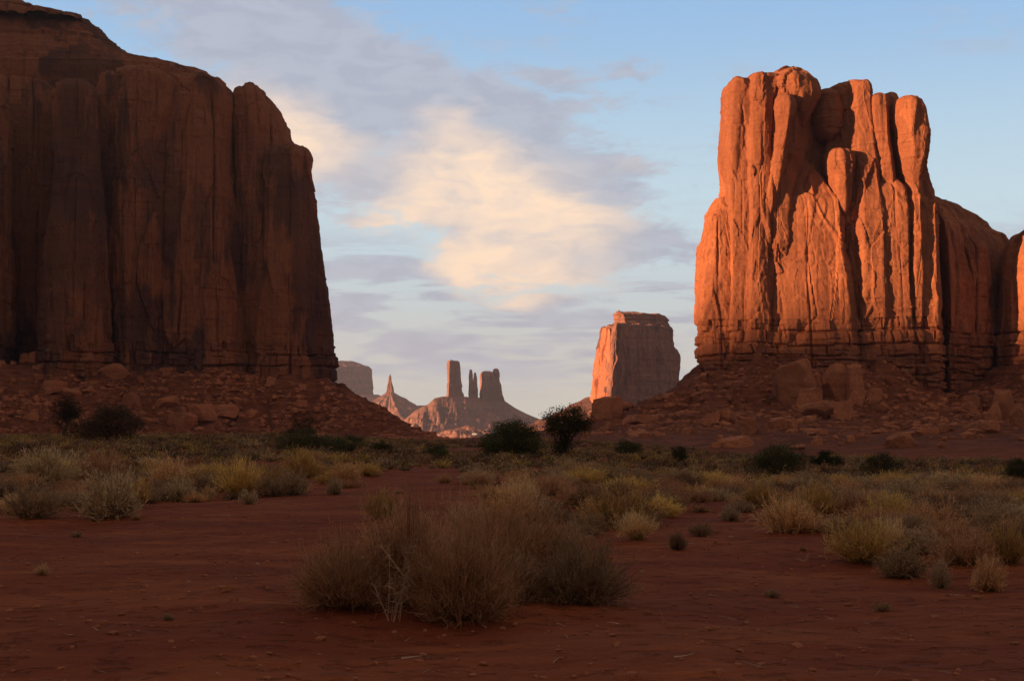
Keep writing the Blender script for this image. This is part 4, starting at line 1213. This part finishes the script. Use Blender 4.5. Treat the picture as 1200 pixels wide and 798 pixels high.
def dead_stalks(px, py, h, n, label, seed, spread=.5, fine=1.0):
    """bare pale branching stalks"""
    p = hit(px, py, 4, 60); hh = h * p[1] / F
    r = np.random.default_rng(seed)
    T = np.stack([r.normal(size=n) * spread, r.normal(size=n) * spread * .6, np.ones(n)], -1); T /= np.linalg.norm(T, axis=1)[:, None]
    B = np.stack([r.normal(size=n) * .02 * fine, r.normal(size=n) * .03, 0 * T[:, 0]], -1)
    l = r.uniform(.5, 1.0, n) * hh
    V1, f1, p1 = ribbons(B, T, l, np.full(n, .008), r, .35, 6)
    m = n * 34
    i = r.integers(0, n, m); k = r.integers(1, 6, m)
    T2 = T[i] * .5 + r.normal(size=(m, 3)) * np.array([.9, .7, .4]); T2 /= np.linalg.norm(T2, axis=1)[:, None]
    S0 = p1[i, k] + (p1[i, k + 1] - p1[i, k]) * r.random((m, 1))
    V2, f2, p2 = ribbons(S0, T2, r.uniform(.03, .13, m) * hh, np.full(m, .0055), r, .5, 2)
    c = np.array([[.54, .36, .20]])
    t = thing('dead_weed', label, 'dead weed', p)
    obj('stem', mesh_np('stem', V1, f1, cols=np.repeat(c, len(V1), 0)), M_W, t)
    obj('branch', mesh_np('branch', V2, f2, cols=np.repeat(c * .9, len(V2), 0)), M_W, t)['kind'] = 'stuff'


dead_stalks(462, 728, 100, 11, 'pale bleached dead stalks standing at the front of the big brush clump', 1, .30)
dead_stalks(506, 726, 112, 7, 'thin pale dead stems sticking up from the middle of the big brush clump', 2, .22)
dead_stalks(117, 612, 18, 3, 'short curled pale weed in front of the large dark grey-green bush at the left', 3, .5)
dead_stalks(1106, 664, 34, 4, 'pale bent stems between the brown bush and the grey tuft at the right', 4, .5)
dead_stalks(1165, 690, 40, 4, 'pale bare stems inside the wispy brown bush at the right', 5, .45)
dead_stalks(945, 658, 12, 5, 'pale broken stems lying on the sand left of the broad yellow-green bush', 6, 1.0)

# ------------------------------------------------------------------ junipers
def tube(pts, rad, ns=7):
    pts = np.array(pts, float); n = len(pts)
    T = np.gradient(pts, axis=0); T /= np.linalg.norm(T, axis=1)[:, None]
    a = np.cross(T, [0.3, 1, .1]); a /= np.linalg.norm(a, axis=1)[:, None]; b = np.cross(T, a)
    th = np.linspace(0, 2 * math.pi, ns, endpoint=False)
    V = pts[:, None] + (a[:, None] * np.cos(th)[None, :, None] + b[:, None] * np.sin(th)[None, :, None]) * np.array(rad)[:, None, None]
    return V.reshape(-1, 3), grid_faces(n, ns, True)


def juniper(px, py, w, h, label, seed, cover=1.0, trunk=.25, cols=((.080, .078, .034), (.115, .108, .045), (.050, .050, .023)), lean=0.0, name='juniper', cat='tree', lobes=None, group=None, openness=0.0):
    p = hit(px, py, 20, 330)
    k = p[1] / F; W_ = w * k; H_ = h * k
    r = np.random.default_rng(seed)
    t = thing(name, label, cat, p, group)
    # limbs: one short trunk that splits
    Vs, Fs, off = [], [], 0
    tips = []
    nl = 9
    base_top = np.array([lean * W_ * .5, 0, trunk * H_])
    V, f = tube([(0, 0, -.1), (lean * W_ * .1, 0, trunk * H_ * .4), base_top], [.05 * H_ + .03, .04 * H_, .032 * H_]); Vs.append(V); Fs.append(f); off += len(V)
    for i in range(nl):
        a = i * 2.4 + r.uniform(0, .6); e = np.array([math.cos(a) * W_ * .36 * r.uniform(.5, 1), math.sin(a) * W_ * .3, H_ * r.uniform(.45, .9)])
        e[0] += lean * W_ * .5
        mid = (base_top + e) / 2 + r.normal(size=3) * .05 * H_; mid[2] -= .05 * H_
        V, f = tube([base_top * .9, mid, e], [.024 * H_, .016 * H_, .006 * H_], 5); Vs.append(V); Fs.append(f + off); off += len(V)
    obj('trunk', mesh_np('trunk', np.vstack(Vs), np.vstack(Fs), cols=np.full((off, 3), (.075, .05, .035))), M_W, t)
    # crown: many sprays gathered in clumps over uneven lobes
    if lobes is None:
        lobes = [(0, 0, .58, .46, .42), (-.26, .1, .42, .28, .30), (.27, -.05, .40, .27, .30), (.06, .05, .80, .24, .2), (-.1, -.2, .34, .36, .26)]
    P_, N_ = [], []
    tot = sum(l[3] * l[4] for l in lobes)
    for lx, ly, lz, rx, rz in lobes:
        m = int(150 * cover * rx * rz / tot)
        d = r.normal(size=(m, 3)); d /= np.linalg.norm(d, axis=1)[:, None]
        q = d * (r.random((m, 1)) ** .35) * (1 + .25 * r.normal(size=(m, 1)).clip(-1, 1))
        P_.append(np.stack([(lx + q[:, 0] * rx) * W_ + lean * W_ * .5 * lz, (ly + q[:, 1] * rx) * W_, (lz + q[:, 2] * rz) * H_], -1))
    C = np.vstack(P_); C[:, 2] = np.maximum(C[:, 2], .06 * H_)
    nf = 62
    cr = .075 * (W_ * H_) ** .5
    Q = np.repeat(C, nf, 0) + r.normal(size=(len(C) * nf, 3)) * cr * np.array([1.1, 1.1, .75])
    Q[:, 2] = np.maximum(Q[:, 2], .02)
    T = r.normal(size=Q.shape) + np.array([0, 0, .6]); T /= np.linalg.norm(T, axis=1)[:, None]
    sz = max(.022 * (W_ * H_) ** .5, .8 * k)
    V, f, _ = ribbons(Q, T, r.uniform(.8, 1.8, len(Q)) * sz, r.uniform(.5, 1.1, len(Q)) * sz, r, .2, 1)
    cc = np.array(cols)[np.repeat(r.integers(0, len(cols), len(C)), nf)] * r.uniform(.7, 1.3, (len(Q), 1))
    obj('crown', mesh_np('crown', V, f, smooth=False, cols=np.repeat(cc, 4, 0)), M_V, t)
    return t


gT = 'dark junipers and tall bushes dotted along the foot of the slopes'
juniper(600, 537, 68, 46, 'low wide dark juniper touching the ground, left one of the pair in the centre', 1, 2.3, .1,
        lobes=[(0, 0, .5, .44, .42), (-.3, .1, .36, .24, .3), (.3, -.05, .36, .24, .3), (.1, .05, .76, .26, .2), (-.12, -.2, .3, .36, .26), (-.14, 0, .68, .2, .2)])
juniper(664, 538, 52, 60, 'dark juniper with a visible trunk and round crown, right one of the centre pair', 2, 1.3, .3,
        lobes=[(.04, 0, .72, .44, .26), (-.2, .1, .66, .24, .2), (.32, 0, .66, .2, .16), (-.34, 0, .84, .12, .08), (-.06, 0, .3, .2, .18), (-.12, 0, .14, .16, .12), (.1, 0, .9, .25, .09)])
juniper(74, 512, 38, 46, 'slender leaning tree with a bare bent trunk, left of the broad bush', 3, .6, .35, lean=.3,
        lobes=[(0, 0, .74, .42, .24), (-.1, 0, .45, .26, .2), (.16, 0, .58, .3, .2)], cols=((.045, .034, .020), (.035, .030, .018)))
juniper(126, 518, 88, 40, 'broad brownish bush with drooping sides at the foot of the left slope', 4, 1.3, .15, cols=((.13, .08, .048), (.10, .065, .04), (.075, .052, .032)), name='tall_bush', cat='bush')
juniper(364, 530, 84, 26, 'wide dark ragged bush at the end of the left slope', 5, 1.0, .1, name='tall_bush', cat='bush',
        lobes=[(-.25, 0, .5, .26, .42), (.05, 0, .42, .3, .36), (.3, 0, .36, .22, .32), (-.05, 0, .85, .12, .2)])
juniper(355, 514, 46, 30, 'thin open bush rising behind the wide dark ragged one', 15, .35, .2, cols=((.06, .045, .025), (.05, .035, .022)), name='tall_bush', cat='bush')
juniper(411, 531, 34, 22, 'small dark bush at the right end of the wide ragged one', 6, .6, .1, name='tall_bush', cat='bush')
juniper(912, 556, 62, 36, 'widest dark bush at the foot of the right slope', 7, 1.4, .08, name='tall_bush', cat='bush')
juniper(966, 547, 32, 18, 'small greener bush right of the widest dark one', 8, .7, .08, cols=((.04, .052, .02), (.03, .04, .016)), name='tall_bush', cat='bush')
juniper(1035, 558, 45, 28, 'grey-dark bush under the isolated block on the right slope', 9, .9, .08, name='tall_bush', cat='bush')
juniper(1194, 566, 32, 28, 'dark rounded bush cut by the right edge', 10, .9, .08, name='tall_bush', cat='bush')
juniper(735, 536, 34, 20, 'low dark bush right of the pair of centre junipers', 11, .7, .08, name='tall_bush', cat='bush')
juniper(797, 543, 18, 21, 'small dull bush between the low dark one and the flat slab', 12, .4, .08, cols=((.05, .05, .028), (.04, .04, .022)), name='tall_bush', cat='bush')
juniper(512, 537, 30, 16, 'low dark bush at the rim of the valley, left of the centre junipers', 13, .5, .08, name='tall_bush', cat='bush')
juniper(446, 530, 26, 12, 'small dark bush under the tip of the left slope', 14, .4, .08, name='tall_bush', cat='bush')


# ------------------------------------------------------------------ the white camper far down in the valley
def simple_mat(name, col, rough=.5):
    m, t = newmat(name); g = t.n('ShaderNodeNewGeometry').outputs['Position']
    principled(t, t.mix(t.noise(g, 2.0), tuple(c * .9 for c in col), col), rough); return m


def box(x0, x1, y0, y1, z0, z1, bev=0.06):
    import bmesh
    bm = bmesh.new(); bmesh.ops.create_cube(bm, size=1)
    for v in bm.verts: v.co = ((x0 + x1) / 2 + v.co.x * (x1 - x0), (y0 + y1) / 2 + v.co.y * (y1 - y0), (z0 + z1) / 2 + v.co.z * (z1 - z0))
    if bev: bmesh.ops.bevel(bm, geom=bm.edges[:], offset=bev, segments=2, affect='EDGES')
    me = bpy.data.meshes.new('box'); bm.to_mesh(me); bm.free(); return me


def camper():
    bpy.context.view_layer.update()
    dg = bpy.context.evaluated_depsgraph_get()
    d_ = P(556, 510, 100.0) - CAM
    ok, loc_, *_ = S.ray_cast(dg, Vector(CAM) + Vector(d_ / np.linalg.norm(d_)) * 500, Vector(d_), distance=7000)
    p = np.array(loc_) if ok else P(556, 510, 2500)
    print('camper at', p)
    t = thing('camper_van', 'tiny white camper standing far off on the valley floor behind the left centre juniper', 'camper', p)
    wm, gm, bm_ = simple_mat('white_paint', (.8, .8, .78)), simple_mat('dark_glass', (.02, .025, .03), .15), simple_mat('tyre_rubber', (.02, .02, .02), .8)
    obj('body', box(-4.0, 2.6, -1.2, 1.2, .6, 3.4, .15), wm, t)
    obj('cab', box(2.55, 4.3, -1.1, 1.1, .6, 2.4, .25), wm, t)
    for a, b in ((-3.2, -2.0), (-1.2, .4), (3.0, 3.9)): obj('window', box(a, b, -1.24, -1.18, 1.7, 2.4 if a < 2 else 2.2, .01), gm, t)
    for x in (-2.4, 3.2):
        for y in (-1.1, 1.1):
            V, f = tube([(x, y - .15, .42), (x, y + .15, .42)], [.42, .42], 16)
            w_ = obj('wheel', mesh_np('wheel', V, f), bm_, t)


camper()
